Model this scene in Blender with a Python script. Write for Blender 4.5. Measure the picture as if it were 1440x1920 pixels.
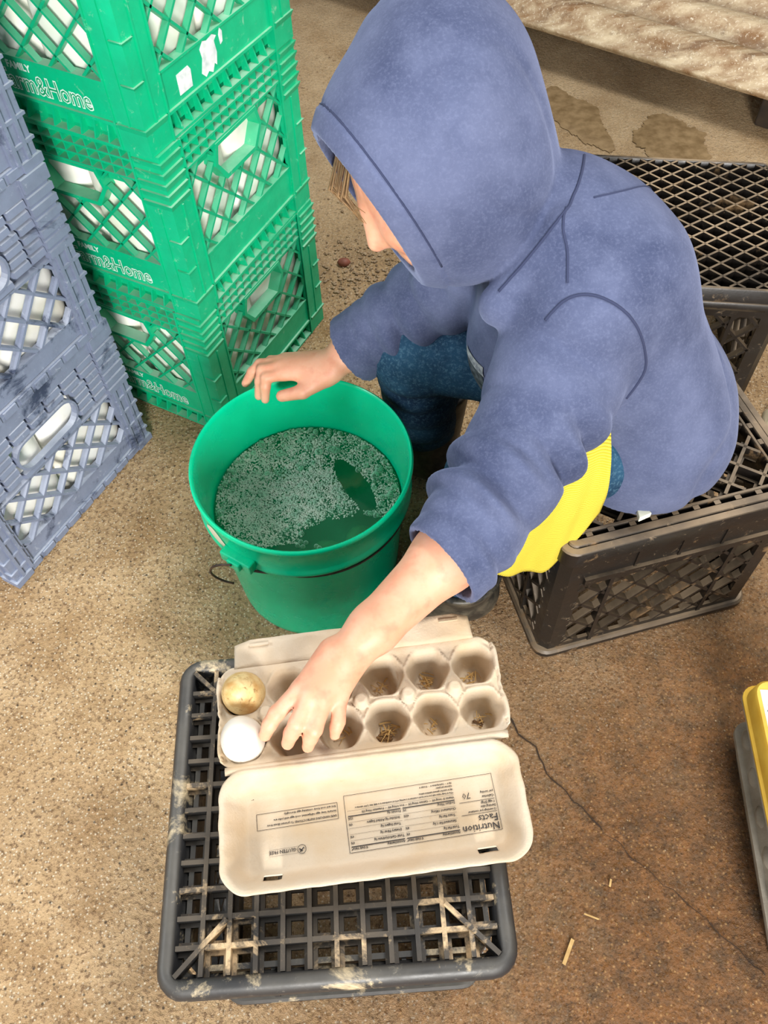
import bpy, bmesh, math, random
import numpy as np
from mathutils import Vector, Matrix, noise
from mathutils.bvhtree import BVHTree

random.seed(7)
scene = bpy.context.scene
for o in list(bpy.data.objects):
    bpy.data.objects.remove(o)
C = scene.collection
PI = math.pi

# ------------------------------------------------------------------ camera, world, light
cam_d = bpy.data.cameras.new('camera')
cam_d.sensor_fit = 'VERTICAL'
cam_d.sensor_height = 24.0
cam_d.lens = 24.0 * 1574.7 / 1920.0
cam_d.clip_start = 0.02
cam_d.clip_end = 60
cam = bpy.data.objects.new('camera', cam_d)
C.objects.link(cam)
PITCH, ROLL, CAMZ = 0.9660, -0.0409, 1.1274
_fw = Vector((0, math.cos(PITCH), -math.sin(PITCH)))
_up = Vector((0, math.sin(PITCH), math.cos(PITCH)))
_rt = Vector((1, 0, 0))
_r2 = _rt * math.cos(ROLL) + _up * math.sin(ROLL)
_u2 = -_rt * math.sin(ROLL) + _up * math.cos(ROLL)
cam.matrix_world = Matrix(((_r2.x, _u2.x, -_fw.x, 0), (_r2.y, _u2.y, -_fw.y, 0),
                           (_r2.z, _u2.z, -_fw.z, CAMZ), (0, 0, 0, 1)))
scene.camera = cam

world = bpy.data.worlds.new('world')
scene.world = world
world.use_nodes = True
_bg = world.node_tree.nodes['Background']
_bg.inputs[0].default_value = (0.93, 0.97, 1.0, 1)
_bg.inputs[1].default_value = 0.5

def area_light(name, loc, target, sx, sy, energy, color):
    d = bpy.data.lights.new(name, 'AREA')
    d.shape = 'RECTANGLE'; d.size = sx; d.size_y = sy
    d.energy = energy; d.color = color
    o = bpy.data.objects.new(name, d)
    C.objects.link(o)
    o.location = loc
    v = Vector(target) - Vector(loc)
    o.rotation_euler = v.to_track_quat('-Z', 'Y').to_euler()
    return o
# low daylight through the wide barn doorway behind the photographer, a window in the left wall, an unseen overhead light added to brighten the hoodie's back
area_light('doorway_daylight', (0.28, -3.0, 1.35), (-0.05, 0.8, 0.25), 0.8, 1.4, 200, (1.0, 0.97, 0.93))
area_light('window_daylight', (-2.1, 0.2, 1.7), (-0.2, 0.7, 0.2), 1.0, 0.9, 42, (0.84, 0.92, 1.0))
area_light('overhead_fill', (0.9, 1.0, 2.55), (0.5, 0.8, 0.0), 1.3, 0.3, 44, (1.0, 0.98, 0.95))

vs = scene.view_settings
vs.view_transform = 'Standard'
vs.look = 'None'
vs.exposure = 0.12
vs.gamma = 1.0
vs.use_curve_mapping = False

# ------------------------------------------------------------------ helpers
def lin(r, g, b):
    def f(c):
        c /= 255.0
        return c / 12.92 if c <= 0.04045 else ((c + 0.055) / 1.055) ** 2.4
    return (f(r), f(g), f(b), 1.0)

class MB:
    """collects geometry for ONE mesh"""
    def __init__(self):
        self.v = []; self.f = []
    def add(self, vs_, fs):
        n = len(self.v)
        self.v.extend(tuple(p) for p in vs_)
        self.f.extend(tuple(i + n for i in q) for q in fs)
        return self
    def box(self, x0, x1, y0, y1, z0, z1):
        v = [(x0,y0,z0),(x1,y0,z0),(x1,y1,z0),(x0,y1,z0),(x0,y0,z1),(x1,y0,z1),(x1,y1,z1),(x0,y1,z1)]
        return self.add(v, [(3,2,1,0),(4,5,6,7),(0,1,5,4),(1,2,6,5),(2,3,7,6),(3,0,4,7)])
    def prism(self, poly, a0, a1, fn):
        """poly of (u,v); fn(u,v,w)->xyz"""
        n = len(poly)
        v = [fn(u, w, a0) for u, w in poly] + [fn(u, w, a1) for u, w in poly]
        f = [tuple(range(n - 1, -1, -1)), tuple(range(n, 2 * n))]
        f += [(i, (i + 1) % n, n + (i + 1) % n, n + i) for i in range(n)]
        return self.add(v, f)
    def ring(self, outer, inner, a0, a1, fn):
        n = len(outer)
        v = [fn(u, w, a0) for u, w in outer] + [fn(u, w, a1) for u, w in outer]
        v += [fn(u, w, a0) for u, w in inner] + [fn(u, w, a1) for u, w in inner]
        f = []
        for i in range(n):
            j = (i + 1) % n
            f += [(i, j, n + j, n + i), (2*n + j, 2*n + i, 3*n + i, 3*n + j),
                  (n + i, n + j, 3*n + j, 3*n + i), (j, i, 2*n + i, 2*n + j)]
        return self.add(v, f)
    def loops(self, L, closed=True, cap0=False, cap1=False):
        n = len(L[0]); v = []; f = []
        for l in L: v.extend(l)
        for k in range(len(L) - 1):
            for i in range(n if closed else n - 1):
                j = (i + 1) % n
                f.append((k*n + i, k*n + j, (k+1)*n + j, (k+1)*n + i))
        if cap0: f.append(tuple(range(n - 1, -1, -1)))
        if cap1: f.append(tuple((len(L) - 1)*n + i for i in range(n)))
        return self.add(v, f)
    def tube(self, pts, r, n=8, closed=False):
        pts = [Vector(p) for p in pts]; m = len(pts)
        rr = r if isinstance(r, (list, tuple)) else [r] * m
        L = []; ref = None
        for i, p in enumerate(pts):
            if closed: t = pts[(i+1) % m] - pts[i-1]
            else: t = pts[min(i+1, m-1)] - pts[max(i-1, 0)]
            t.normalize()
            if ref is None:
                ref = Vector((0,0,1)) if abs(t.z) < .9 else Vector((1,0,0))
            a = ref - t * ref.dot(t); a.normalize(); b = t.cross(a); ref = a
            L.append([tuple(p + (a*math.cos(2*PI*k/n) + b*math.sin(2*PI*k/n)) * rr[i]) for k in range(n)])
        if closed: L.append(L[0])
        return self.loops(L, True, not closed, not closed)
    def lathe(self, prof, n=48, c=(0,0), cap0=False, cap1=False):
        L = [[(c[0] + r*math.cos(2*PI*k/n), c[1] + r*math.sin(2*PI*k/n), z) for k in range(n)] for r, z in prof]
        return self.loops(L, True, cap0, cap1)
    def ball(self, c, r, nu=10, nv=6, R=None):
        if not isinstance(r, (list, tuple)): r = (r, r, r)
        c = Vector(c); v = []; f = []
        def P(a, b):
            q = Vector((r[0]*math.sin(a)*math.cos(b), r[1]*math.sin(a)*math.sin(b), r[2]*math.cos(a)))
            if R: q = R @ q
            return tuple(c + q)
        v.append(P(0, 0))
        for i in range(1, nv):
            for k in range(nu): v.append(P(PI*i/nv, 2*PI*k/nu))
        v.append(P(PI, 0))
        for k in range(nu): f.append((0, 1 + k, 1 + (k+1) % nu))
        for i in range(nv - 2):
            for k in range(nu):
                a = 1 + i*nu; b = a + nu
                f.append((a + k, b + k, b + (k+1) % nu, a + (k+1) % nu))
        a = 1 + (nv-2)*nu
        for k in range(nu): f.append((len(v)-1, a + (k+1) % nu, a + k))
        return self.add(v, f)
    def mesh(self, name, mat, smooth=False):
        me = bpy.data.meshes.new(name)
        me.from_pydata(self.v, [], self.f)
        me.update()
        bm = bmesh.new(); bm.from_mesh(me)
        bmesh.ops.recalc_face_normals(bm, faces=bm.faces)
        bm.to_mesh(me); bm.free()
        if smooth: me.polygons.foreach_set('use_smooth', [True]*len(me.polygons))
        if mat: me.materials.append(mat)
        return me
    def build(self, name, mat, parent=None, smooth=False, bevel=0, sharp=None):
        me = self.mesh(name, mat, smooth)
        if smooth and sharp: me.set_sharp_from_angle(angle=math.radians(sharp))
        o = obj(name, me, parent)
        if bevel:
            m = o.modifiers.new('bevel', 'BEVEL'); m.width = bevel; m.segments = 2
            m.limit_method = 'ANGLE'; m.angle_limit = math.radians(40)
        return o

def obj(name, me, parent=None):
    o = bpy.data.objects.new(name, me)
    C.objects.link(o)
    if parent: o.parent = parent
    return o
def tag(o, label=None, cat=None, group=None, kind=None):
    if label: o['label'] = label
    if cat: o['category'] = cat
    if group: o['group'] = group
    if kind: o['kind'] = kind
    return o
def thing(name, label, cat, loc=(0,0,0), rz=0, group=None):
    o = obj(name, None); o.empty_display_size = .05
    o.location = loc; o.rotation_euler = (0, 0, rz)
    return tag(o, label, cat, group)
def copy_tree(o, parent=None):
    c = o.copy(); C.objects.link(c)
    if parent: c.parent = parent
    for ch in list(o.children): copy_tree(ch, c)
    return c
def rrect(w, h, r, n=5):
    """rounded rectangle outline, centred"""
    out = []
    for cx, cy, a0 in ((w/2-r, h/2-r, 0), (-w/2+r, h/2-r, 90), (-w/2+r, -h/2+r, 180), (w/2-r, -h/2+r, 270)):
        for k in range(n + 1):
            a = math.radians(a0 + 90*k/n)
            out.append((cx + r*math.cos(a), cy + r*math.sin(a)))
    return out
_dg = None
def text_geo(s, size, align='LEFT', offset=0.0, res=2):
    """flat outline of a string in the built-in font -> verts, faces"""
    cu = bpy.data.curves.new('t', 'FONT')
    cu.body = s; cu.size = size; cu.align_x = align; cu.resolution_u = res; cu.offset = offset
    o = bpy.data.objects.new('t', cu); C.objects.link(o)
    bpy.context.view_layer.update()
    me = bpy.data.meshes.new_from_object(o)
    v = [tuple(p.co) for p in me.vertices]; f = [tuple(p.vertices) for p in me.polygons]
    bpy.data.objects.remove(o); bpy.data.curves.remove(cu); bpy.data.meshes.remove(me)
    return v, f

# ------------------------------------------------------------------ materials
class NT:
    def __init__(self, name, rough=.5, spec=.5):
        self.m = bpy.data.materials.new(name); self.m.use_nodes = True
        self.nt = self.m.node_tree; self.n = self.nt.nodes; self.l = self.nt.links
        self.b = self.n['Principled BSDF']
        self.b.inputs['Roughness'].default_value = rough
        self.b.inputs['Specular IOR Level'].default_value = spec
        self._pos = None
    def new(self, t): return self.n.new(t)
    def link(self, a, b): self.l.new(a, b)
    def pos(self, coord='world'):
        if coord == 'world':
            g = self.new('ShaderNodeNewGeometry'); return g.outputs['Position']
        t = self.new('ShaderNodeTexCoord'); return t.outputs['Object']
    def noise(self, scale, detail=4, rough=.55, coord='world', dist=0, vec=None):
        t = self.new('ShaderNodeTexNoise')
        t.inputs['Scale'].default_value = scale; t.inputs['Detail'].default_value = detail
        t.inputs['Roughness'].default_value = rough; t.inputs['Distortion'].default_value = dist
        self.link(vec if vec else self.pos(coord), t.inputs['Vector'])
        return t.outputs['Fac']
    def voro(self, scale, coord='world', feat='F1', out='Distance', vec=None):
        t = self.new('ShaderNodeTexVoronoi'); t.feature = feat
        t.inputs['Scale'].default_value = scale
        self.link(vec if vec else self.pos(coord), t.inputs['Vector'])
        return t.outputs[out]
    def ramp(self, s, lo, hi, a=0.0, b=1.0):
        t = self.new('ShaderNodeMapRange'); t.clamp = True
        t.inputs[1].default_value = lo; t.inputs[2].default_value = hi
        t.inputs[3].default_value = a; t.inputs[4].default_value = b
        self.link(s, t.inputs[0]); return t.outputs[0]
    def math(self, op, a, b=None):
        t = self.new('ShaderNodeMath'); t.operation = op
        for i, q in enumerate((a, b)):
            if q is None: continue
            if isinstance(q, (int, float)): t.inputs[i].default_value = q
            else: self.link(q, t.inputs[i])
        return t.outputs[0]
    def mix(self, fac, a, b, mode='MIX'):
        t = self.new('ShaderNodeMix'); t.data_type = 'RGBA'; t.blend_type = mode
        for s, q in ((t.inputs['Factor'], fac), (t.inputs[6], a), (t.inputs[7], b)):
            if isinstance(q, (int, float)): s.default_value = q
            elif isinstance(q, tuple): s.default_value = q
            else: self.link(q, s)
        return t.outputs[2]
    def color(self, c):
        if isinstance(c, tuple): self.b.inputs['Base Color'].default_value = c
        else: self.link(c, self.b.inputs['Base Color'])
    def rough(self, s): self.link(s, self.b.inputs['Roughness'])
    def bump(self, h, strength=.3, dist=.002):
        t = self.new('ShaderNodeBump'); t.inputs['Strength'].default_value = strength
        t.inputs['Distance'].default_value = dist
        self.link(h, t.inputs['Height']); self.link(t.outputs[0], self.b.inputs['Normal'])
    def upward(self, lo=.35, hi=.95):
        g = self.new('ShaderNodeNewGeometry'); s = self.new('ShaderNodeSeparateXYZ')
        self.link(g.outputs['Normal'], s.inputs[0])
        return self.ramp(s.outputs['Z'], lo, hi)
    def sep(self):
        s = self.new('ShaderNodeSeparateXYZ'); self.link(self.pos(), s.inputs[0]); return s.outputs

def plastic(name, base, dust, dust_amt=.6, rough=.42, scale=28, dirt=None, dirt_lo=.62):
    """moulded plastic with settled dust on its ledges and scuffs"""
    m = NT(name, rough)
    n1 = m.noise(scale, 6, .65)
    col = m.mix(m.ramp(n1, .35, .75), base, tuple(c*.8 for c in base[:3]) + (1,))
    up = m.upward()
    d = m.math('MULTIPLY', m.math('MULTIPLY', up, m.ramp(m.noise(9, 5), .3, .62)), dust_amt)
    col = m.mix(d, col, dust)
    sc = m.ramp(m.noise(70, 6, .75, dist=.6), .60, .74, 0, .55)
    col = m.mix(sc, col, dust)
    if dirt:
        dm = m.ramp(m.noise(14, 7, .7, dist=.4), dirt_lo, dirt_lo + .1)
        col = m.mix(dm, col, dirt)
    m.color(col)
    m.rough(m.math('ADD', m.math('MULTIPLY', d, .4), m.ramp(n1, .3, .7, rough - .05, rough + .15)))
    m.bump(m.noise(240, 4), .15, .001)
    return m.m

MAT = {}
MAT['green_crate'] = plastic('green_crate_plastic', lin(0,184,130), lin(168,212,186), .8, .34)
MAT['green_dark'] = plastic('green_crate_bars', lin(0,172,122), lin(150,204,176), .7, .36)
MAT['grey_crate'] = plastic('grey_blue_crate_plastic', lin(122,132,156), lin(196,203,217), .85, .48, 40, lin(52,62,86), .56)
MAT['black_crate'] = plastic('black_crate_plastic', lin(38,39,42), lin(136,130,118), .40, .38, 40, lin(214,194,156), .555)
MAT['black_crate_bar'] = plastic('black_crate_bars', lin(34,33,32), lin(146,128,104), .3, .38, 40, lin(204,176,136), .545)
MAT['brown_crate'] = plastic('dirty_black_crate_plastic', lin(27,23,20), lin(164,142,114), .8, .34, 35, lin(128,102,72), .58)

def simple(name, c, rough=.5, n=None, nscale=60, bump=0, spec=.5):
    m = NT(name, rough, spec)
    if n: m.color(m.mix(m.ramp(m.noise(nscale, 5), .35, .7), c, n))
    else: m.color(c)
    if bump: m.bump(m.noise(nscale*3, 4), bump, .001)
    return m.m
MAT['white_print'] = simple('white_print', lin(214,238,228), .6)
MAT['green_print'] = simple('green_print_fill', lin(0,150,100), .6)
MAT['sticker'] = simple('paper_sticker', lin(238,240,240), .7, lin(190,205,205), 90)
MAT['black_ink'] = simple('black_ink', lin(48,44,42), .7)
m = NT('white_jug_plastic', .35); m.color(m.mix(m.ramp(m.noise(14, 3), .4, .7), lin(246,246,240), lin(232,228,212)))
m.b.inputs['Subsurface Weight'].default_value = .15; m.b.inputs['Subsurface Radius'].default_value = (.01,.01,.01)
MAT['jug'] = m.m
MAT['jug_cap'] = simple('jug_cap', lin(60,110,180), .4)
# wire, bucket
MAT['wire'] = simple('rusty_wire', lin(78,56,42), .45, lin(30,26,24), 120)
m = NT('green_bucket_plastic', .3, .35)
m.color(m.mix(m.ramp(m.noise(9, 5, .6), .45, .72), lin(0,206,152), lin(0,190,138)))
m.b.inputs['Subsurface Weight'].default_value = .12; m.b.inputs['Subsurface Radius'].default_value = (.006,.02,.012)
m.b.inputs['Subsurface Scale'].default_value = .6
sc = m.ramp(m.noise(26, 7, .7), .55, .75, .24, .5); m.rough(sc)
MAT['bucket'] = m.m
MAT['scrape'] = simple('pale_scrape', lin(205,205,180), .7)
# murky water
m = NT('murky_water', .06)
m.color(m.mix(m.ramp(m.noise(18, 4), .4, .65), lin(10,118,72), lin(22,134,86)))
m.bump(m.noise(30, 3), .08, .004)
tr = m.new('ShaderNodeBsdfTransparent'); tr.inputs[0].default_value = (.25,.62,.42,1)
mx = m.new('ShaderNodeMixShader'); mx.inputs[0].default_value = .48
m.link(m.b.outputs[0], mx.inputs[1]); m.link(tr.outputs[0], mx.inputs[2])
m.link(mx.outputs[0], m.n['Material Output'].inputs['Surface'])
MAT['water'] = m.m
m = NT('foam_froth', .35); m.color(m.mix(m.ramp(m.noise(60, 4), .35, .65), lin(214,224,206), lin(164,206,178)))
m.b.inputs['Transmission Weight'].default_value = .25
MAT['froth'] = m.m
m = NT('soap_bubble', .04); m.color(lin(190,235,212))
tr = m.new('ShaderNodeBsdfTransparent'); tr.inputs[0].default_value = (.72,.92,.82,1)
lw = m.new('ShaderNodeLayerWeight'); lw.inputs[0].default_value = .35
mx = m.new('ShaderNodeMixShader'); m.link(m.ramp(lw.outputs['Facing'], .10, 0.9, .10, .9), mx.inputs[0])
m.link(tr.outputs[0], mx.inputs[1]); m.link(m.b.outputs[0], mx.inputs[2])
m.link(mx.outputs[0], m.n['Material Output'].inputs['Surface'])
MAT['bubble'] = m.m
# pulp carton
m = NT('moulded_pulp', .9, .2)
c1 = m.mix(m.ramp(m.noise(16, 4), .4, .7), lin(205,189,166), lin(197,173,140))
c1 = m.mix(m.ramp(m.noise(420, 3, .6), .58, .72, 0, .45), c1, lin(196,176,150))
m.color(m.mix(m.ramp(m.noise(34, 5, .6, dist=.5), .70, .78, 0, .55), c1, lin(180,140,98)))
m.bump(m.noise(300, 5, .7), .5, .0012)
MAT['pulp'] = m.m
m = NT('grey_pulp', .9, .2)
m.color(m.mix(m.ramp(m.noise(26, 5), .4, .7), lin(172,164,150), lin(142,133,118)))
m.bump(m.noise(260, 5, .7), .5, .0012); MAT['grey_pulp'] = m.m
MAT['yellow_foam'] = simple('yellow_carton', lin(232,190,72), .55, lin(214,166,52), 30)
m = NT('muddy_egg', .5)
c1 = m.mix(m.ramp(m.noise(60, 4), .4, .65), lin(222,196,140), lin(196,152,88))
c1 = m.mix(m.ramp(m.noise(130, 7, .75, dist=.8), .56, .68), c1, lin(128,88,40))
m.color(m.mix(m.ramp(m.noise(40, 5, .7), .58, .7, 0, .7), c1, lin(178,130,62)))
m.bump(m.noise(200, 5), .3, .001); MAT['muddy_egg'] = m.m
m = NT('white_egg', .42)
m.color(m.mix(m.ramp(m.noise(75, 7, .75, dist=1.2), .60, .70, 0, .85), lin(230,222,208), lin(176,142,104)))
MAT['white_egg'] = m.m
m = NT('wet_egg', .3); m.color(m.mix(m.ramp(m.noise(40, 4), .4, .6), lin(226,210,170), lin(190,168,120))); MAT['wet_egg'] = m.m
MAT['straw'] = simple('dry_straw', lin(206,172,112), .7, lin(176,138,80), 90)
MAT['dung'] = simple('dried_dirt', lin(88,62,36), .9, lin(132,98,58), 160)

# concrete floor
m = NT('concrete_floor', .5)
X, Y, Z = m.sep()
big = m.noise(2.6, 5, .55)
mid = m.noise(11, 6, .6)
base = m.mix(m.ramp(mid, .35, .68), lin(216,182,138), lin(176,140,96))
grain = m.noise(170, 5, .75)
base = m.mix(m.ramp(grain, .50, .62, 0, .85), base, lin(112,82,52))
pale = m.voro(190, out='Distance')
base = m.mix(m.ramp(pale, .14, .30, .85, 0), base, lin(240,224,196))
pit = m.ramp(m.voro(70, out='Distance'), .07, .16, .9, 0)
base = m.mix(pit, base, lin(58,46,34))
# brown damp dirt lies over the right-hand side of the floor
dx = m.math('SUBTRACT', X, .62); dy = m.math('SUBTRACT', Y, .05)
dist = m.math('SQRT', m.math('ADD', m.math('MULTIPLY', dx, dx), m.math('MULTIPLY', dy, dy)))
dist = m.math('ADD', dist, m.math('MULTIPLY', m.math('SUBTRACT', m.noise(5, 5, .6), .5), .38))
dirt = m.ramp(dist, .38, .90, .9, 0)
base = m.mix(dirt, base, m.mix(m.ramp(m.noise(38, 6, .7), .38, .66), lin(134,86,40), lin(74,48,22)))
spk = m.noise(210, 5, .75)
base = m.mix(m.math('MULTIPLY', m.ramp(spk, .53, .62, 0, .75), dirt), base, lin(52,34,18))
base = m.mix(m.math('MULTIPLY', m.ramp(m.voro(150, out='Distance'), .12, .26, .55, 0), dirt), base, lin(206,164,108))
# paler washed concrete further back
far = m.ramp(m.math('ADD', Y, m.math('MULTIPLY', big, .6)), 1.5, 2.0, 0, .55)
base = m.mix(far, base, m.mix(m.ramp(m.noise(7, 6, .6), .4, .65), lin(206,184,148), lin(172,146,110)))
base = m.mix(m.ramp(big, .52, .72, 0, .35), base, lin(120,96,70))
m.color(base)
m.rough(m.ramp(m.noise(140, 4, .7), .40, .60, .10, .75))
hh = m.math('ADD', grain, m.math('MULTIPLY', m.noise(90, 4), .8))
m.bump(hh, 1.0, .005)
MAT['floor'] = m.m
m = NT('damp_concrete', .16)
m.color(m.mix(m.ramp(m.noise(40, 6), .35, .65), lin(156,132,98), lin(122,100,70))); m.bump(m.noise(120, 4), .2, .001)
MAT['damp'] = m.m
MAT['crack'] = simple('crack_shadow_dirt', lin(52,38,26), .95)
m = NT('weathered_metal', .45)
mp = m.new('ShaderNodeMapping'); mp.vector_type = 'POINT'
mp.inputs['Rotation'].default_value = (0, 0, math.atan2(.604, .797)); mp.inputs['Scale'].default_value = (1.6, 26, 26)
m.link(m.pos(), mp.inputs['Vector']); sv = mp.outputs[0]
c1 = m.mix(m.ramp(m.noise(1.0, 6, .65, vec=sv), .35, .65), lin(204,186,154), lin(132,98,62))
c1 = m.mix(m.ramp(m.noise(.6, 5, .7, vec=sv, dist=.5), .54, .66, 0, .8), c1, lin(104,72,42))
c1 = m.mix(m.ramp(m.noise(26, 7, .75), .56, .68, 0, .6), c1, lin(104,82,56))
c1 = m.mix(m.ramp(m.noise(170, 5, .7), .56, .68, 0, .7), c1, lin(238,228,206))
m.color(c1); m.bump(m.noise(90, 6, .7), .6, .003); m.rough(m.ramp(m.noise(40, 4), .3, .7, .25, .7))
MAT['metal'] = m.m
MAT['timber'] = simple('dark_timber', lin(52,40,28), .9, lin(30,24,18), 30)
MAT['cream_sack'] = simple('cream_sack', lin(226,210,180), .7, lin(196,174,138), 24, .5)

# ------------------------------------------------------------------ floor
nx, ny = 60, 80
b = MB()
v = []; f = []
for j in range(ny + 1):
    for i in range(nx + 1):
        x = -2.2 + 4.8*i/nx; y = -1.2 + 5.4*j/ny
        v.append((x, y, -.0012 + .0012*noise.noise(Vector((x*2, y*2, 0)))))
for j in range(ny):
    for i in range(nx):
        a = j*(nx+1) + i; f.append((a, a+1, a+nx+2, a+nx+1))
b.add(v, f)
floor = tag(b.build('floor', MAT['floor'], smooth=True), 'rough beige brown concrete floor with damp dirt', 'floor', kind='structure')

def wall(name, x0, x1, y0, y1):
    b = MB(); b.box(x0, x1, y0, y1, -.002, 2.75)
    return tag(b.build(name, simple(name + '_boards', lin(176,164,146), .9, lin(140,126,108), 6)), None, None, None, 'structure')
wall('wall_back', -2.3, 2.7, 4.2, 4.3); wall('wall_left', -2.3, -2.2, -1.2, 4.2); wall('wall_right', 2.6, 2.7, -1.2, 4.2)

def blob(name, cx, cy, rx, ry, z, mat, seed, parent, wob=.35, n=140, rot=0):
    b = MB(); P = []
    for k in range(n):
        a = 2*PI*k/n
        w = 1 + wob*noise.noise(Vector((math.cos(a)*1.6 + seed, math.sin(a)*1.6, seed))) + .10*noise.noise(Vector((math.cos(a)*5, math.sin(a)*5 + seed, 3))) + .10*noise.noise(Vector((math.cos(a)*22, math.sin(a)*22 + seed, 9)))
        x, y = rx*w*math.cos(a), ry*w*math.sin(a)
        P.append((cx + x*math.cos(rot) - y*math.sin(rot), cy + x*math.sin(rot) + y*math.cos(rot)))
    b.prism(P, z - .001, z, lambda u, w, h: (u, w, h))
    return b.build(name, mat, parent)
blob('damp_patch', .70, 1.79, .085, .10, .0012, MAT['damp'], 2.3, floor, .3)
blob('damp_patch', .50, 1.90, .055, .13, .0012, MAT['damp'], 5.1, floor, .4, rot=.4)
blob('damp_patch', .565, 1.72, .03, .02, .0012, MAT['damp'], 8.1, floor, .5)
# hairline crack running away from the carton to the lower right
def crack(P, w0, w1, seed):
    pts = []
    for i in range(len(P) - 1):
        a, c = Vector((*P[i], 0)), Vector((*P[i+1], 0))
        for k in range(9):
            t = k/9; q = a.lerp(c, t)
            q += Vector((noise.noise(q*45 + Vector((seed,0,0))), noise.noise(q*45 + Vector((0,seed,0))), 0))*.0055
            pts.append(q)
    L = []
    n = len(pts)
    for i, q in enumerate(pts):
        d = pts[min(i+1, n-1)] - pts[max(i-1, 0)]; s = Vector((-d.y, d.x, 0)).normalized()
        w = (w0 + (w1 - w0)*i/n)*(.5 + 1.0*abs(noise.noise(q*70)) + .2)
        L.append([tuple(q + s*w + Vector((0,0,.0007))), tuple(q - s*w + Vector((0,0,.0007)))])
    b = MB(); b.loops(L, closed=False)
    return b.build('crack', MAT['crack'], floor)
crack([(.135,.455),(.163,.427),(.172,.400),(.190,.381),(.195,.365),(.207,.344),(.242,.297),(.264,.266)], .0013, .0008, 1)
crack([(.264,.266),(.285,.245),(.303,.226),(.378,.150),(.43,.09)], .0004, .0006, 4)

# loose grit on the floor
random.seed(11)
b = MB()
def pebble(x, y, r):
    R = Matrix.Rotation(random.uniform(0, 6), 3, 'Z')
    b.ball((x, y, r*.3), (r*random.uniform(.8,1.3), r*random.uniform(.6,1), r*random.uniform(.4,.7)), 5, 3, R)
for k in range(330):
    x = random.gauss(-.03, .055); y = random.gauss(1.37, .06)
    pebble(x, y, random.uniform(.0012, .0048))
for k in range(800):
    pebble(random.uniform(-.7, .75), random.uniform(-.05, 1.2), random.uniform(.0006, .0018))
for k in range(500):
    pebble(random.uniform(-.25, .35), random.uniform(1.3, 2.3), random.uniform(.001, .003))
tag(b.build('grit', simple('loose_grit', lin(176,152,120), .6, lin(110,88,64), 70)), 'loose sandy grit and small stones scattered over the floor', 'grit', kind='stuff')
b = MB(); b.ball((0,0,.006), (.014,.010,.009), 8, 6)
o = b.build('pebble', simple('red_stone', lin(150,88,70), .6, lin(120,70,54), 90), smooth=True); o.location = (-.061, 1.40, 0)
tag(o, 'small reddish stone on the floor between green crates and hood', 'stone')
def straw(x, y, ln, rz, w=.0022):
    b = MB(); b.box(-ln/2, ln/2, -w, w, 0, .0016)
    for i, q in enumerate(b.v): b.v[i] = (q[0], q[1] + .002*math.sin(q[0]*60), q[2])
    o = b.build('straw', MAT['straw']); o.location = (x, y, .0006); o.rotation_euler = (0, 0, rz); return o
tag(straw(.198, .131, .030, .95, .0022), 'short thick piece of straw lying on brown floor right of the grid crate', 'straw')
tag(straw(.232, .168, .018, -.5, .0008), 'thin straw sliver on the floor beside the short thick straw', 'straw')
tag(straw(.262, .205, .009, 1.1, .0012), 'tiny pale chip on the floor along the crack', 'chip')

# ------------------------------------------------------------------ crates: shared pieces
def bar_mesh(name, mat, bevel=0.0):
    """unit bar along x, y = depth, z = width (-0.5..0.5)"""
    b = MB()
    if bevel:
        q = .5 - bevel
        sec = [(-.5, -q), (-.5, q), (-.5 + .35, .5), (.5, .5), (.5, -.5), (-.5 + .35, -.5)]   # y (outer = -), z
        b.prism(sec, -.5, .5, lambda u, w, h: (h, u, w))
    else:
        b.box(-.5, .5, -.5, .5, -.5, .5)
    return b.mesh(name, mat)
def inside(poly, x, y):
    c = False; n = len(poly); j = n - 1
    for i in range(n):
        xi, yi = poly[i]; xj, yj = poly[j]
        if (yi > y) != (yj > y) and x < (xj - xi)*(y - yi)/(yj - yi) + xi: c = not c
        j = i
    return c
def lattice(x0, x1, z0, z1, pitch, ang, hole=None, minlen=.008, off=0):
    """clipped diagonal segments -> (cx, cz, angle, length)"""
    out = []; ca, sa = math.cos(ang), math.sin(ang)
    cx, cz = (x0+x1)/2, (z0+z1)/2; D = .5*math.hypot(x1-x0, z1-z0)
    k = -int(D/pitch) - 1
    while k*pitch + off < D + pitch:
        o = k*pitch + off; run = None; n = 400
        for i in range(n + 2):
            t = -D + 2*D*i/n
            x = cx + t*ca - o*sa; z = cz + t*sa + o*ca
            ok = x0 <= x <= x1 and z0 <= z <= z1 and not (hole and inside(hole, x, z)) and i <= n
            if ok and run is None: run = t
            if not ok and run is not None:
                if t - run > minlen:
                    tm = (t + run)/2
                    out.append((cx + tm*ca - o*sa, cz + tm*sa + o*ca, ang, t - run))
                run = None
        k += 1
    return out

HW = .165      # half width of a square crate
def side_faces(root, panel_mesh, bar_me, segs, depth, width, yc, name='side_panel', faces=(0,1,2,3)):
    P = []
    for k in faces:
        p = obj(name, panel_mesh, root); p.rotation_euler = (0, 0, k*PI/2)
        for (x, z, a, ln) in segs:
            q = obj('lattice_bar', bar_me, p)
            q.location = (x, yc, z); q.rotation_euler = (0, -a, 0); q.scale = (ln, depth, width)
        P.append(p)
    return P

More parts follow.
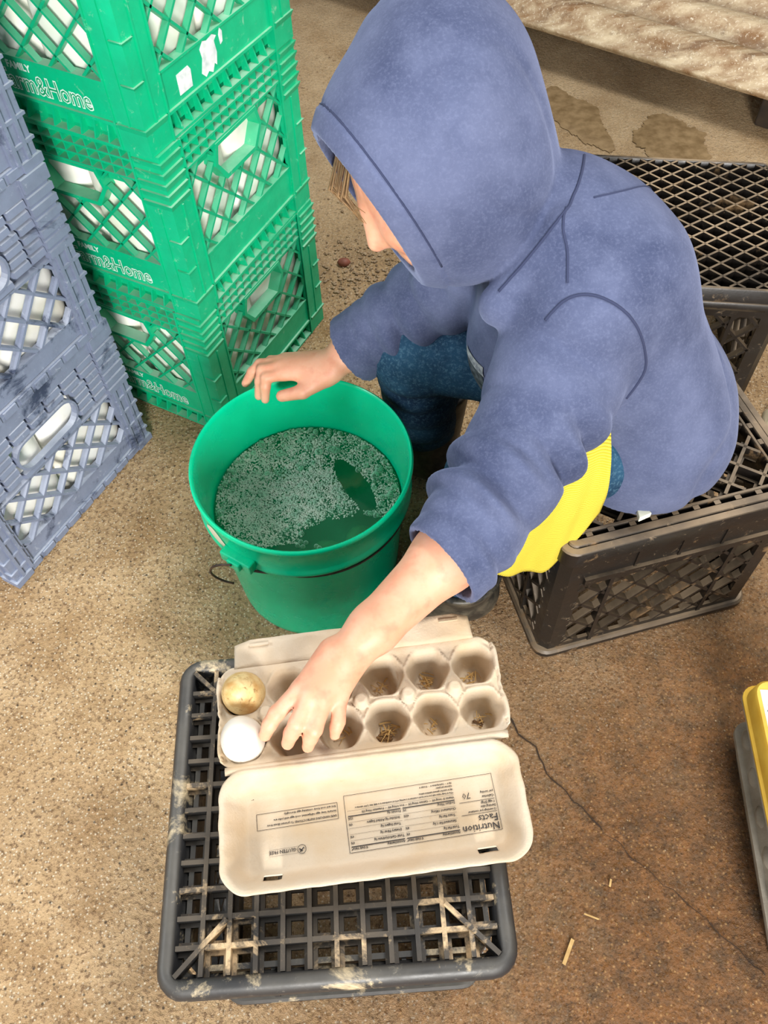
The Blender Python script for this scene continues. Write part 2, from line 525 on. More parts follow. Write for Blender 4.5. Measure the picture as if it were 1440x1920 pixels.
# ------------------------------------------------------------------ green milk crate
CH = .265
def hexhole(w_top, w_mid, w_bot, z0, zm, z1):
    return [(-w_top, z1), (-w_mid, zm), (-w_bot, z0), (w_bot, z0), (w_mid, zm), (w_top, z1)]
def green_crate():
    root = thing('milk_crate', '', 'crate')
    g = MAT['green_crate']
    fy = lambda u, w, h: (u, h, w)
    hole_o = hexhole(.052, .060, .040, .160, .190, .219)
    hole_i = hexhole(.047, .054, .036, .166, .191, .214)
    b = MB()
    b.box(-.122, .122, -.1625, -.156, .034, .080)          # printed band
    b.box(-.122, .122, -.166, -.150, .030, .034)           # ledge under it
    b.box(-.122, .122, -.153, -.148, .0, .030)             # recessed skirt
    b.box(-.122, .122, -.166, -.148, .0, .003)
    for i in range(12):
        x = -.121 + .242*i/11
        b.prism([(-.166,.0),(-.152,.0),(-.152,.030),(-.157,.030)], x - .0012, x + .0012, lambda u, w, h: (h, u, w))
    for z in (.219, .233, .247, .261):                     # stiffening ribs under the rim
        b.box(-.122, .122, -.165, -.150, z, z + .0028 if z < .26 else .265)
    b.box(-.122, -.058, -.152, -.148, .200, .265); b.box(.058, .122, -.152, -.148, .200, .265)
    b.box(-.058, .058, -.152, -.148, .219, .265)
    for i in range(14):
        x = -.121 + .242*i/13
        b.box(x - .001, x + .001, -.164, -.150, .219, .262)
    b.ring(hole_o, hole_i, -.166, -.146, fy)
    b.box(-.122, .122, -.164, -.150, .080, .083)
    pm = b.mesh('side_panel', g)
    bar = bar_mesh('lattice_bar', MAT['green_dark'])
    segs = lattice(-.122, .122, .081, .219, .0365, PI/4, hole_o) + lattice(-.122, .122, .081, .219, .0365, -PI/4, hole_o)
    P = side_faces(root, pm, bar, segs, .009, .0036, -.158)
    # corner posts
    b = MB()
    plan = [(-.166,-.119),(-.166,-.166),(-.119,-.166),(-.119,-.158),(-.1465,-.158),(-.1465,-.1465),(-.158,-.1465),(-.158,-.119)]
    b.prism(plan, 0, CH, lambda u, w, h: (u, w, h))
    def ell(z0, z1, o, ext=.045):
        t = .166 + o
        q = [(-t,-t+ext),(-t,-t),(-t+ext,-t),(-t+ext,-.160),(-.160,-.160),(-.160,-t+ext)]
        q2 = [(-.1662,-t+ext),(-.1662,-.1662),(-t+ext,-.1662),(-t+ext,-.160),(-.160,-.160),(-.160,-t+ext)]
        n = len(q)
        b.add([(u, w, z0) for u, w in q2] + [(u, w, z1) for u, w in q],
              [tuple(range(n-1,-1,-1)), tuple(range(n, 2*n))] + [(i, (i+1) % n, n+(i+1) % n, n+i) for i in range(n)])
    for z in (.188, .203, .218, .233, .248): ell(z, z + .009, .0035)
    for z in (.085, .135): ell(z, z + .004, .003, .020)
    ell(.028, .036, .003)
    q = .1685
    b.box(-.1675, -.164, -.145, -.142, .036, .186); b.box(-.145, -.142, -.1675, -.164, .036, .186)
    b.box(-.1675, -.164, -.122, -.119, .0, .265); b.box(-.122, -.119, -.1675, -.164, .0, .265)
    cm = b.mesh('corner_post', g)
    for k in range(4):
        c = obj('corner_post', cm, root); c.rotation_euler = (0, 0, k*PI/2)
    b = MB()                                                # floor grid of the crate
    for i in range(9):
        x = -.15 + .3*i/8
        b.box(x - .003, x + .003, -.152, .152, .0, .008); b.box(-.152, .152, x - .003, x + .003, .0, .008)
    b.build('crate_floor', g, root)
    # printed shop name on the left-hand face
    face = P[3]
    def put(v, f, mat, x, z, dy, name, sx=1, slant=0):
        bb = MB(); bb.add([(x + q[0]*sx, -.1626 - dy, z + q[1] + slant*q[0]) for q in v], f)
        return bb.build(name, mat, face)
    for s, size, x, z in (('Farm&Home', .0345, -.056, .0405), ('FAMILY', .0125, -.039, .0670)):
        v, f = text_geo(s, size, offset=.0012 if size > .02 else .0005)
        put(v, f, MAT['white_print'], x, z, .0002, 'printed_name', .80 if size > .02 else .95)
        if size > .02:
            v, f = text_geo(s, size, offset=-.0003)
            put(v, f, MAT['green_print'], x, z, .0005, 'printed_name_fill', .80)
            # slab feet under the upright strokes
            bb = MB()
            for q in (): bb.box(x + .086 + q - .004, x + .086 + q + .004, -.1630, -.1626, z - .001, z + .0012)
            bb.build('printed_name', MAT['white_print'], face)
    dia = [(0,-.017),(.017,0),(0,.017),(-.017,0)]
    bb = MB()
    bb.ring([(u - .0805, w + .056) for u, w in dia], [(u*.86 - .0805, w*.86 + .056) for u, w in dia], -.1630, -.1626, fy)
    bb.ring([(u*.72 - .0805, w*.72 + .056) for u, w in dia], [(u*.62 - .0805, w*.62 + .056) for u, w in dia], -.1630, -.1626, fy)
    for q in (-.004, .002): bb.box(-.088, -.076, -.1630, -.1626, .056 + q, .058 + q)
    bb.build('printed_emblem', MAT['white_print'], face)
    return root
GA = 1.0588; GC = (-.265, .9556)
def stack_pos(c, a):
    return (c[0] + HW*math.cos(a) - HW*math.sin(a), c[1] + HW*math.sin(a) + HW*math.cos(a))
gx, gy = stack_pos(GC, GA)
gc = green_crate()
GL = ['bottom green milk crate of the stack, standing on the floor behind the bucket',
      'middle green milk crate of the stack, between two other green crates',
      'top green milk crate of the stack, with torn white stickers']
greens = [gc, copy_tree(gc), copy_tree(gc)]
for k, g in enumerate(greens):
    g.location = (gx, gy, k*CH + .0005*k); g.rotation_euler = (0, 0, GA + (0, .02, -.008)[k])
    g['label'] = GL[k]; g['group'] = 'green milk crates in a stack'
# sticker remains on the right-hand face of the top crate
face = [c for c in greens[2].children if c.name.startswith('side_panel')][0]
b = MB(); b.prism([(-.088,.040),(-.062,.040),(-.060,.060),(-.064,.066),(-.088,.065)], -.1631, -.1625, lambda u, w, h: (u, h, w)); b.build('sticker', MAT['sticker'], face)
b = MB()
P = [(-.040,.044),(-.033,.037),(-.026,.041),(-.018,.036),(-.012,.045),(-.008,.041),(-.004,.055),(-.006,.070),(.000,.074),(-.008,.0785),(-.020,.076),(-.028,.079),(-.036,.072),(-.034,.060)]
b.prism(P, -.1631, -.1625, lambda u, w, h: (u, h, w))
b.prism([(.006,.060),(.011,.062),(.013,.074),(.009,.079),(.005,.072)], -.1631, -.1625, lambda u, w, h: (u, h, w)); b.build('torn_sticker', MAT['sticker'], face)

# ------------------------------------------------------------------ white jugs inside the crates
def jug_proto():
    root = thing('plastic_jug', '', 'jug')
    b = MB(); n = 4
    L = []
    for w, r, z in ((.130,.02,.0),(.144,.024,.006),(.147,.026,.02),(.147,.028,.203),(.143,.034,.214),(.128,.045,.224),(.095,.042,.232),(.060,.029,.237),(.040,.0195,.239),(.040,.0195,.243)):
        L.append([(u, q, z) for u, q in rrect(w, w, r, n)])
    b.loops(L, True, True, True)
    b.build('body', MAT['jug'], root, smooth=True)
    b = MB(); b.lathe([(.0,.252),(.019,.252),(.021,.249),(.021,.242),(.0,.242)], 20); b.build('cap', MAT['jug_cap'], root, smooth=True, sharp=40)
    b = MB(); b.tube([(.02,.0,.243),(.045,.0,.238),(.064,.0,.220),(.070,.0,.190)], .009, 8); b.build('handle', MAT['jug'], root, smooth=True)
    return root
jug = jug_proto(); used = [False]
def put_jug(cx, cy, a, lx, ly, z, label, group, rz=0):
    j = jug if not used[0] else copy_tree(jug); used[0] = True
    j.location = (cx + lx*math.cos(a) - ly*math.sin(a), cy + lx*math.sin(a) + ly*math.cos(a), z + .0085)
    j.rotation_euler = (0, 0, a + rz); j['label'] = label; j['group'] = group
lev = ['bottom', 'middle', 'top']
for k in range(3):
    for lx, ly, wh in ((-.0725, -.0725, 'at the near corner'), (.0725, -.0725, 'behind the right-hand face'), (-.0725, .0725, 'behind the face with the printed name')):
        put_jug(gx, gy, GA + (0, .02, -.008)[k], lx, ly, k*CH + .0005*k, 'white plastic jug inside the %s green crate, %s' % (lev[k], wh), 'white jugs in the green crates', (0, .03, -.02)[k])

# ------------------------------------------------------------------ grey-blue milk crates on the left
def grey_crate():
    root = thing('milk_crate', '', 'crate')
    g = MAT['grey_crate']
    fy = lambda u, w, h: (u, h, w)
    def oval(w, h, cz, n=6):
        return [(u, q + cz) for u, q in rrect(w, h, h/2 - .0005, n)]
    ho, hi = oval(.130, .052, .186), oval(.122, .0455, .186)
    b = MB()
    b.box(-.128, .128, -.163, -.156, .016, .044)                       # bottom rail
    b.box(-.128, .128, -.166, -.152, .0, .014)
    for i in range(9):
        x = -.125 + .25*i/8
        b.box(x - .012, x + .012, -.1685, -.164, .001, .012)
    # pillowed rows of ribs round the handle
    def pillow(x0, x1, z0, z1):
        d = .004
        v = [(x0, -.156, z0), (x1, -.156, z0), (x1, -.156, z1), (x0, -.156, z1), (x0+.002, -.166, z0+d), (x1-.002, -.166, z0+d), (x1-.002, -.165, z1-.001), (x0+.002, -.165, z1-.001)]
        b.add(v, [(0,1,5,4),(1,2,6,5),(2,3,7,6),(3,0,4,7),(4,5,6,7),(3,2,1,0)])
    def row(z0, z1, xs):
        for x0, x1 in xs: pillow(x0, x1, z0, z1)
    row(.226, .240, [(-.127 + .0365*i, -.127 + .0365*i + .034) for i in range(7)])
    row(.212, .225, [(-.127 + .0365*i, -.127 + .0365*i + .034) for i in range(7)])
    for z in (.198, .184, .170, .156):
        row(z, z + .013, [(-.127, -.099), (-.0975, -.066), (.066, .0975), (.099, .127)])
    row(.148, .161, [(-.0635 + .0425*i, -.0635 + .0425*i + .041) for i in range(3)])
    b.ring(ho, hi, -.167, -.156, fy)
    b.box(-.128, .128, -.152, -.148, .211, .265)
    b.box(-.128, -.066, -.155, -.148, .150, .212); b.box(.066, .128, -.155, -.148, .150, .212)
    b.box(-.128, .128, -.164, -.150, .241, .265)
    b.box(-.128, .128, -.164, -.150, .044, .047); b.box(-.128, .128, -.164, -.150, .145, .149)
    pm = b.mesh('side_panel', g)
    bar = bar_mesh('lattice_bar', g, .18)
    segs = lattice(-.128, .128, .045, .147, .0385, PI/4) + lattice(-.128, .128, .045, .147, .0385, -PI/4)
    side_faces(root, pm, bar, segs, .010, .0062, -.159)
    b = MB()
    plan = [(-.167,-.126),(-.167,-.167),(-.126,-.167),(-.126,-.158),(-.152,-.158),(-.152,-.152),(-.158,-.152),(-.158,-.126)]
    b.prism(plan, .0, CH, lambda u, w, h: (u, w, h))
    def wrap(z0, z1, o, ext):
        t = .167 + o
        b.prism([(-t,-t+ext),(-t,-t),(-t+ext,-t),(-t+ext,-.160),(-.160,-.160),(-.160,-t+ext)], z0, z1, lambda u, w, h: (u, w, h))
    for z in (.150, .166, .182, .198, .214, .230): wrap(z, z + .010, .0035, .044)
    wrap(.0, .012, .004, .034); wrap(.246, .265, .004, .044)
    for z in (.030, .060, .095, .125): wrap(z, z + .004, .003, .040)
    for o in (.012, .030):
        b.box(-.1705, -.166, -.167+o, -.167+o+.005, .012, .150); b.box(-.167+o, -.167+o+.005, -.1705, -.166, .012, .150)
    cm = b.mesh('corner_post', g)
    for k in range(4):
        c = obj('corner_post', cm, root); c.rotation_euler = (0, 0, k*PI/2)
    b = MB()
    for i in range(9):
        x = -.15 + .3*i/8
        b.box(x - .003, x + .003, -.152, .152, .0, .008); b.box(-.152, .152, x - .003, x + .003, .0, .008)
    b.build('crate_floor', g, root)
    return root
KA = 1.0534; KC = (-.5716, .6703)
kx, ky = stack_pos(KC, KA)
kc = grey_crate()
kcs = [kc, copy_tree(kc), copy_tree(kc)]
KL = ['lowest dusty grey-blue milk crate, on the floor at the left edge',
      'second dusty grey-blue milk crate up, with the lattice beside the green stack',
      'uppermost dusty grey-blue milk crate, mostly cut off by the left edge']
for k, g in enumerate(kcs):
    g.location = (kx, ky, k*CH + .0005*k); g.rotation_euler = (0, 0, KA + (0, -.012, .01)[k])
    g['label'] = KL[k]; g['group'] = 'grey-blue milk crates in a stack'
lev2 = ['lowest', 'second', 'uppermost']
for k in range(3):
    for lx, ly, wh in ((-.0725, -.0725, 'at the near corner'), (.0725, -.0725, 'towards the green crates')):
        put_jug(kx, ky, KA + (0, -.012, .01)[k], lx, ly, k*CH + .0005*k, 'white plastic jug inside the %s grey-blue crate, %s' % (lev2[k], wh), 'white jugs in the grey-blue crates', .02*k)

# ------------------------------------------------------------------ upturned black crates
def outline(w, r, z, n=5): return [(u, q, z) for u, q in rrect(w, w, r, n)]
def upturned_sides(root, mat, H, band=.06, lip=.016, pitch=.034, low=.03, W2=.160):
    b = MB()
    fy = lambda u, w, h: (u, h, w)
    b.box(-.128, .128, -W2, -W2 + .005, H - .018 - band, H - .016)
    b.box(-.128, .128, -W2 - .005, -W2 + .005, H - .018 - band - .012, H - .018 - band)
    b.box(-.128, .128, -W2, -W2 + .005, lip, lip + low)
    for x in (-.086, .086): b.box(x - .003, x + .003, -W2 - .002, -W2 + .010, lip, H - .02 - band)
    for x in (-.060, .0, .060): b.box(x - .002, x + .002, -W2 - .002, -W2, H - .018 - band, H - .02)
    pm = b.mesh('side_panel', mat)
    bar = bar_mesh('lattice_bar', mat)
    segs = lattice(-.130, .130, lip + low, H - .030 - band, pitch, PI/4) + lattice(-.130, .130, lip + low, H - .030 - band, pitch, -PI/4)
    side_faces(root, pm, bar, segs, .010, .0045, -W2 + .004)
    b = MB()
    b.prism([(-W2,-.128),(-W2,-W2+.012),(-W2+.012,-W2),(-.128,-W2),(-.128,-W2+.006),(-W2+.014,-W2+.006),(-W2+.006,-W2+.014),(-W2+.006,-.128)], lip, H - .017, lambda u, w, h: (u, w, h))
    cm = b.mesh('corner_post', mat)
    for k in range(4):
        c = obj('corner_post', cm, root); c.rotation_euler = (0, 0, k*PI/2)
    b = MB()                                         # lip resting on the floor
    q = 2*W2 + .008
    b.loops([outline(q-.028,.016,.0), outline(q,.02,.0), outline(q+.006,.022,.004), outline(q+.006,.022,lip-.004), outline(q,.02,lip), outline(q-.024,.016,lip), outline(q-.028,.016,.0)])
    b.build('floor_lip', mat, root, smooth=True, sharp=35)

FCX, FCY, FA = -.0626, .2417, .0289
front = thing('grid_crate', 'upturned black plastic crate with square grid top caked in pale mud, under the egg carton', 'crate', (FCX, FCY, 0), FA)
bm_, bb_ = MAT['black_crate'], MAT['black_crate_bar']
H = .28
upturned_sides(front, bm_, H, W2=.142)
b = MB()
b.loops([outline(.290,.020,.240), outline(.326,.024,.248), outline(.330,.026,.262), outline(.328,.025,.271), outline(.320,.022,.2785), outline(.312,.018,.280),
         outline(.302,.012,.2785), outline(.296,.006,.276), outline(.294,.004,.262), outline(.286,.01,.258), outline(.290,.02,.240)])
rim = b.build('grid_rim', bm_, front, smooth=True, sharp=50)
b = MB(); b.box(-.1475, .1475, -.0022, .0022, .262, .2765)
b.box(-.1475, .1475, -.0062, .0062, .258, .2645)
gm = b.mesh('grid_bar', bb_)
for i in range(11):
    x = -.148 + .296*(i+1)/12
    for r in (0, 1):
        q = obj('grid_bar', gm, rim)
        q.location = (x, 0, 0) if r else (0, x, -.0004); q.rotation_euler = (0, 0, PI/2 if r else 0)
b = MB(); b.box(-.032, .032, -.0022, .0022, .264, .2785)
dm = b.mesh('corner_strut', bb_)
for sx, sy in ((1,1),(1,-1),(-1,1),(-1,-1)):
    q = obj('corner_strut', dm, rim); q.location = (sx*.124, sy*.124, 0); q.rotation_euler = (0, 0, PI/4*sx*sy)

# the crate the child sits on
SA = .234; SC = (.2122, .5087)
sxx, syy = stack_pos(SC, SA)
seat = thing('seat_crate', 'dirty black upturned crate with slotted rim that the child sits on', 'crate', (sxx, syy, 0), SA)
br = MAT['brown_crate']
upturned_sides(seat, br, H, band=.052, pitch=.034, low=.010, W2=.1605)
def ringloops(b, w0, w1, z0, z1, r=.012):
    b.loops([outline(w0, r, z0), outline(w0, r, z1-.002), outline(w0-.003, r, z1), outline(w1+.003, max(r-.008,.003), z1), outline(w1, max(r-.009,.002), z1-.002), outline(w1, max(r-.009,.002), z0), outline(w0, r, z0)])
b = MB(); ringloops(b, .330, .308, .250, .278, .020)
srim = b.build('rim', br, seat, smooth=True, sharp=40)
b = MB(); ringloops(b, .3085, .286, .266, .280, .010)
for k in range(4):
    pass
inner = b.build('slotted_rail', br, seat, smooth=True, sharp=40)
# slots through the rail: a second rail further in with bridges across the gap
b = MB(); ringloops(b, .276, .264, .266, .280, .006); b.build('inner_rail', br, seat, smooth=True, sharp=40)
b = MB(); b.box(-.004, .004, -.1435, -.1375, .266, .2798); bmesh_bridge = b.mesh('rail_bridge', br)
for k in range(4):
    for i in range(10):
        q = obj('rail_bridge', bmesh_bridge, inner)
        a = k*PI/2; x = -.126 + .028*i
        q.location = (x*math.cos(a), x*math.sin(a), 0); q.rotation_euler = (0, 0, a)
bar = bar_mesh('lattice_bar', br)
for (x, z, a, ln) in lattice(-.132, .132, -.132, .132, .0335, PI/4) + lattice(-.132, .132, -.132, .132, .0335, -PI/4):
    q = obj('lattice_bar', bar, inner); q.location = (x, z, .272); q.rotation_euler = (0, 0, a); q.scale = (ln, .0042, .014)
for (x, z, a, ln) in lattice(-.132, .132, -.132, .132, .0335, PI/4) + lattice(-.132, .132, -.132, .132, .0335, -PI/4):
    q = obj('lattice_flange', bar, inner); q.location = (x, z, .262); q.rotation_euler = (0, 0, a); q.scale = (ln, .011, .004)
for sx, sy in ((1,1),(1,-1),(-1,1),(-1,-1),(0,0)):
    b = MB()
    b.lathe([(.0,.266),(.011,.266),(.011,.279),(.0095,.280),(.008,.2785),(.005,.2785),(.004,.280),(.0,.280)], 20)
    q = b.build('boss', br, inner, smooth=True, sharp=40); q.location = (sx*.0711, sy*.0711, 0)

# the crate behind the child
BA = -.156; NR = Vector((.625, .945)); uB = Vector((math.cos(BA), math.sin(BA))); vB = Vector((-uB.y, uB.x))
cB = NR - uB*HW + vB*HW
back = thing('diamond_crate', 'brown-black upturned crate with fine diamond lattice top, behind the child', 'crate', (cB.x, cB.y, 0), BA)
upturned_sides(back, br, H, band=.022, pitch=.036, low=.02)
b = MB(); ringloops(b, .330, .316, .246, .280, .014); brim = b.build('rim', br, back, smooth=True, sharp=40)
b = MB(); ringloops(b, .336, .322, .246, .256, .016); b.build('edge_bead', br, back, smooth=True, sharp=40)
for ang in (math.radians(38), math.radians(-38)):
    for (x, z, a, ln) in lattice(-.158, .158, -.158, .158, .0235, ang):
        q = obj('lattice_bar', bar, brim); q.location = (x, z, .267); q.rotation_euler = (0, 0, a); q.scale = (ln, .0036, .024)

# ------------------------------------------------------------------ bucket
BX, BY = -.105, .682
bk = thing('bucket', 'round green plastic bucket half full of soapy water', 'bucket', (BX, BY, 0))
b = MB()
prof = [(.0,.004),(.112,.004),(.118,.0),(.121,.004),(.1215,.012),(.134,.205),(.1415,.209),(.1445,.213),(.1445,.218),(.1425,.221),(.1415,.224),(.1428,.258),(.1450,.262),(.1465,.266),(.1460,.2705),(.1440,.272),(.1418,.2705),(.1405,.266),(.139,.255),(.133,.205),(.1170,.012),(.0,.010)]
b.lathe(prof, 96)
b.build('body', MAT['bucket'], bk, smooth=True, sharp=50)
EA = math.radians(236)
def polar(r, a, z): return (r*math.cos(a), r*math.sin(a), z)
for ea in (EA, EA + PI):
    b = MB()
    b.box(.139, .153, -.024, .024, .214, .232); b.box(.139, .158, -.010, .010, .216, .230)
    o = b.build('ear', MAT['bucket'], bk, bevel=.002); o.rotation_euler = (0, 0, ea)
pts = []
for k in range(41):
    t = k/40; a = EA + PI*t
    s = math.sin(PI*t)
    pts.append(polar(.154 - .014*min(1, s*3), a, .222 - .022*s**.6))
b = MB(); b.tube(pts, .0017, 8); b.build('bail_handle', MAT['wire'], bk, smooth=True)
b = MB()
c0 = Vector(polar(.155, EA, .224)); tx = Vector((-math.sin(EA), math.cos(EA), 0)); rd = Vector((math.cos(EA), math.sin(EA), 0))
pts = []
for k in range(22):
    t = k/21
    pts.append(c0 - tx*(.030*math.sin(PI*t*.93)) + rd*(.004 + .012*math.sin(PI*t)) + Vector((0, 0, -.022 + .026*math.cos(PI*t*.95))))
b.tube(pts, .0016, 8); b.build('wire_end', MAT['wire'], bk, smooth=True)
# scraped pale patch beside the ear
b = MB(); P = []
for k in range(12):
    for j in range(4):
        a = EA - .46 + .30*k/11; z = .222 + .008*j*(.4 + .6*math.sin(PI*k/11))
        P.append(polar(.1421 + .0004*0 + (.0012 if j in (1,2) else .0006), a, z))
fc = [(k*4 + j, (k+1)*4 + j, (k+1)*4 + j + 1, k*4 + j + 1) for k in range(11) for j in range(3)]
b.add(P, fc); b.build('scrape', MAT['scrape'], bk)
# water
WZ = .182
b = MB()
L = [[(r*math.cos(2*PI*k/64), r*math.sin(2*PI*k/64), 0) for k in range(64)] for r in (.005, .04, .08, .115, .1290)]
b.loops(L, True, True, False)
wat = tag(b.build('soapy_water', MAT['water'], smooth=True), 'murky green soapy water in the bucket', 'water', kind='stuff'); wat.location = (BX, BY, WZ)
# froth: density mask in bucket coordinates
def froth_mask(x, y):
    d = 0
    for cx, cy, rx, ry, w in ((-.085,.02,.055,.075,.75), (-.03,.088,.095,.045,.62), (-.075,.065,.055,.06,.62), (.085,.07,.05,.06,.5), (.105,.0,.03,.07,.42), (-.045,-.005,.085,.055,1.1), (.005,.012,.052,.046,1.15), (-.06,-.055,.055,.05,.75), (-.015,.06,.07,.045,.62), (.07,.055,.035,.045,.42), (.045,-.005,.03,.035,.5)):
        q = ((x-cx)/rx)**2 + ((y-cy)/ry)**2
        d = max(d, w*max(0, 1 - q)**.5 if q < 1 else 0)
    # two clear windows in the froth
    for cx, cy, rx, ry, an in ((.066,.020,.017,.052,.5), (.055,-.070,.062,.034,.30), (-.02,-.105,.07,.03,0)):
        X = (x-cx)*math.cos(an) + (y-cy)*math.sin(an); Y = -(x-cx)*math.sin(an) + (y-cy)*math.cos(an)
        if (X/rx)**2 + (Y/ry)**2 < 1: d = 0
    return d
random.seed(3)
def many_balls(items, nu, nv):
    u = MB(); u.ball((0,0,0), 1, nu, nv)
    base = np.array(u.v); b = MB(); nvx = len(base)
    for k, (x, y, z, r) in enumerate(items):
        b.v.extend(map(tuple, (base*r + (x, y, z)).tolist()))
        b.f.extend(tuple(i + k*nvx for i in q) for q in u.f)
    return b
items = []; n = 0
while n < 19000:
    x, y = random.uniform(-.129,.129), random.uniform(-.129,.129)
    if x*x + y*y > .1275**2: continue
    d = froth_mask(x, y)*(.95 + .9*noise.noise(Vector((x*55, y*55, 0))))
    if random.random() > d:
        n += .15; continue
    r = random.uniform(.0006, .0013) if random.random() < .9 else random.uniform(.0013, .0022)
    items.append((x, y, r*.1 + .0012*max(0, d-.5)*random.random(), r)); n += 1
b = many_balls(items, 5, 4)
fo = tag(b.build('froth', MAT['froth'], smooth=True), 'pale soap froth floating on the water in the bucket', 'foam', kind='stuff'); fo.location = (BX, BY, WZ)
b = MB()
for k in range(520):
    mode = random.random()
    if mode < .55:
        a = random.uniform(0, 2*PI); rr = .1275 - abs(random.gauss(0, .006)); x, y = rr*math.cos(a), rr*math.sin(a)
        if 3.9 < a < 5.9 and random.random() < .8: continue
    else:
        a = random.uniform(0, 2*PI); rr = .12*math.sqrt(random.random()); x, y = rr*math.cos(a), rr*math.sin(a)
        d = froth_mask(x, y)
        if not .08 < d < .7: continue
    r = random.choice((.0016, .002, .0026, .0033, .0042)) if random.random() < .9 else .006
    if math.hypot(x, y) + r > .1285: continue
    b.ball((x, y, r*.15), r, 10, 7)
for x, y in ((-.012,-.078), (-.005,-.080), (-.001,-.074), (.017,-.083), (.013,-.080), (-.008,-.072)): b.ball((x, y, .0005), .0035, 10, 7)
bu = tag(b.build('bubbles', MAT['bubble'], smooth=True), 'clear soap bubbles round the edge of the froth in the bucket', 'bubbles', kind='stuff'); bu.location = (BX, BY, WZ)

# ------------------------------------------------------------------ eggs
def egg_mesh(mat, L=.056, D=.043):
    b = MB(); prof = []
    n = 18
    for k in range(n + 1):
        t = PI*k/n
        z = -math.cos(t)*L/2
        r = D/2*math.sin(t)*(1 - .13*math.cos(PI - t)*1.0)
        prof.append((max(r, .00005), z))
    b.lathe(prof, 28, cap0=True, cap1=True)
    return b.mesh('egg', mat, True)
def egg(loc, rot, mat, label, L=.056, D=.043):
    o = obj('egg', egg_mesh(mat, L, D)); o.location = loc; o.rotation_euler = rot
    return tag(o, label, 'egg')
egg((-.150, .337, .3290), (.18, -.15, 0), MAT['muddy_egg'], 'brown mud-stained egg in the back left cup of the carton')
egg((-.1475, .2895, .3285), (-.12, .1, 1), MAT['white_egg'], 'clean white egg in the front left cup of the carton')
for k, (x, y, z, r) in enumerate(((.030,-.082,.1590,1.2), (.074,-.064,.1595,.3), (-.012,-.094,.156,2.2))):
    egg((BX + x, BY + y, z), (1.4, 0, r), MAT['wet_egg'], ('pale egg sunk in the water at the near side of the bucket', 'pale egg sunk in the water nearest the right wall of the bucket', 'dim egg sunk deepest under the bubbles near the bucket rim')[k])

# ------------------------------------------------------------------ egg carton
CA = math.radians(5.6)
CT = Vector((-.0305, .3255, .2805))
carton = thing('egg_carton', 'open pale pulp egg carton with printed lid lying on the black grid crate', 'egg carton', CT, CA)
pulp = MAT['pulp']
DEP = .0475; TL, TW = .290, .106
pit = .0476
def sm(a, c, x):
    t = max(0, min(1, (x - a)/(c - a))); return t*t*(3 - 2*t)
def tray_z(x, y):
    z = DEP - .004*sm(.0, .012, .053 - abs(y))
    d = 9
    for i in range(6):
        cx = (i - 2.5)*pit
        for j in (-1, 1):
            cy = j*.0243
            a = math.atan2(y - cy, x - cx)
            fac = 1 - .035*math.cos(6*a)
            d = min(d, math.hypot(x - cx, y - cy)*fac)
    zc = .0018 + (DEP - .006)*sm(.0115, .0235, d)**.9
    z = min(z, zc) if d < .0245 else z - .002
    for i in range(7):                           # dividing cones on the centre line
        px = (i - 3)*pit
        dd = math.hypot(x - px, y)
        if 0 < i < 6:
            z = max(z, (DEP + .004) - 3.2*max(0, dd - .0058))
    e = max(0, (abs(x) - (TL/2 - .004)))/.004
    z = z if abs(x) < TL/2 - .004 else max(z, DEP - .001)
    return z
def height_sheet(L, W, zf, step, rad, scallop=0, hole=None, thick=.0016):
    nx, ny = int(L/step), int(W/step)
    v = []; f = []
    for j in range(ny + 1):
        for i in range(nx + 1):
            x = -L/2 + L*i/nx; y = -W/2 + W*j/ny
            # rounded outline: pull the corners in
            ax, ay = abs(x) - (L/2 - rad), abs(y) - (W/2 - rad)
            X, Y = x, y
            if ax > 0 and ay > 0:
                m_ = max(ax, ay); h_ = math.hypot(ax, ay)
                X = math.copysign(L/2 - rad + ax*m_/h_, x); Y = math.copysign(W/2 - rad + ay*m_/h_, y)
            if scallop:
                w = sm(L/2 - .03, L/2, abs(X)); X -= math.copysign(scallop*w*math.cos(PI*Y/(W*.46))**2*0 + scallop*w*(1 - abs(math.sin(PI*Y/(W*.5)))), X)
            wob = .0008*noise.noise(Vector((X*70, Y*70, 4)))
            v.append((X + wob, Y + wob, zf(X, Y)))
    for j in range(ny):
        for i in range(nx):
            a = j*(nx+1) + i
            if hole:
                x = -L/2 + L*(i+.5)/nx; y = -W/2 + W*(j+.5)/ny
                if hole(x, y): continue
            f.append((a, a+1, a+nx+2, a+nx+1))
    return v, f
def solid(o, t, off=-1):
    m = o.modifiers.new('solidify', 'SOLIDIFY'); m.thickness = t; m.offset = off; return o
b = MB(); b.add(*height_sheet(TL, TW, tray_z, .0016, .016, .004))
tray = solid(b.build('tray', pulp, carton, smooth=True), .0012)
# skirt round the tray edge
# lid, folded open towards the viewer; floor of the lid carries the print
LL, LW, LDEP = .287, .112, .030
def lid_z(x, y):
    d = min(LL/2 - abs(x), LW/2 - abs(y))
    if abs(x) > LL/2 - .03 and abs(y) > LW/2 - .03:
        d = .03 - math.hypot(abs(x) - (LL/2 - .03), abs(y) - (LW/2 - .03))
        d = max(d, 0)
    z = LDEP*(1 - sm(.003, .024, d)) 
    z += .0003*noise.noise(Vector((x*25, y*25, 1)))
    # the near long edge sags a little in the middle
    return z + .004
def lid_hole(x, y):
    return abs(y + .040) < .0042 and (abs(x + .098) < .0095 or abs(x - .102) < .0085)
b = MB(); b.add(*height_sheet(LL, LW, lid_z, .0018, .026, 0, lid_hole))
lid = solid(b.build('lid', pulp, carton, smooth=True), .0015)
lid.location = (-.0015, -.1115, .0125); lid.rotation_euler = (math.radians(2.0), 0, math.radians(-.8))
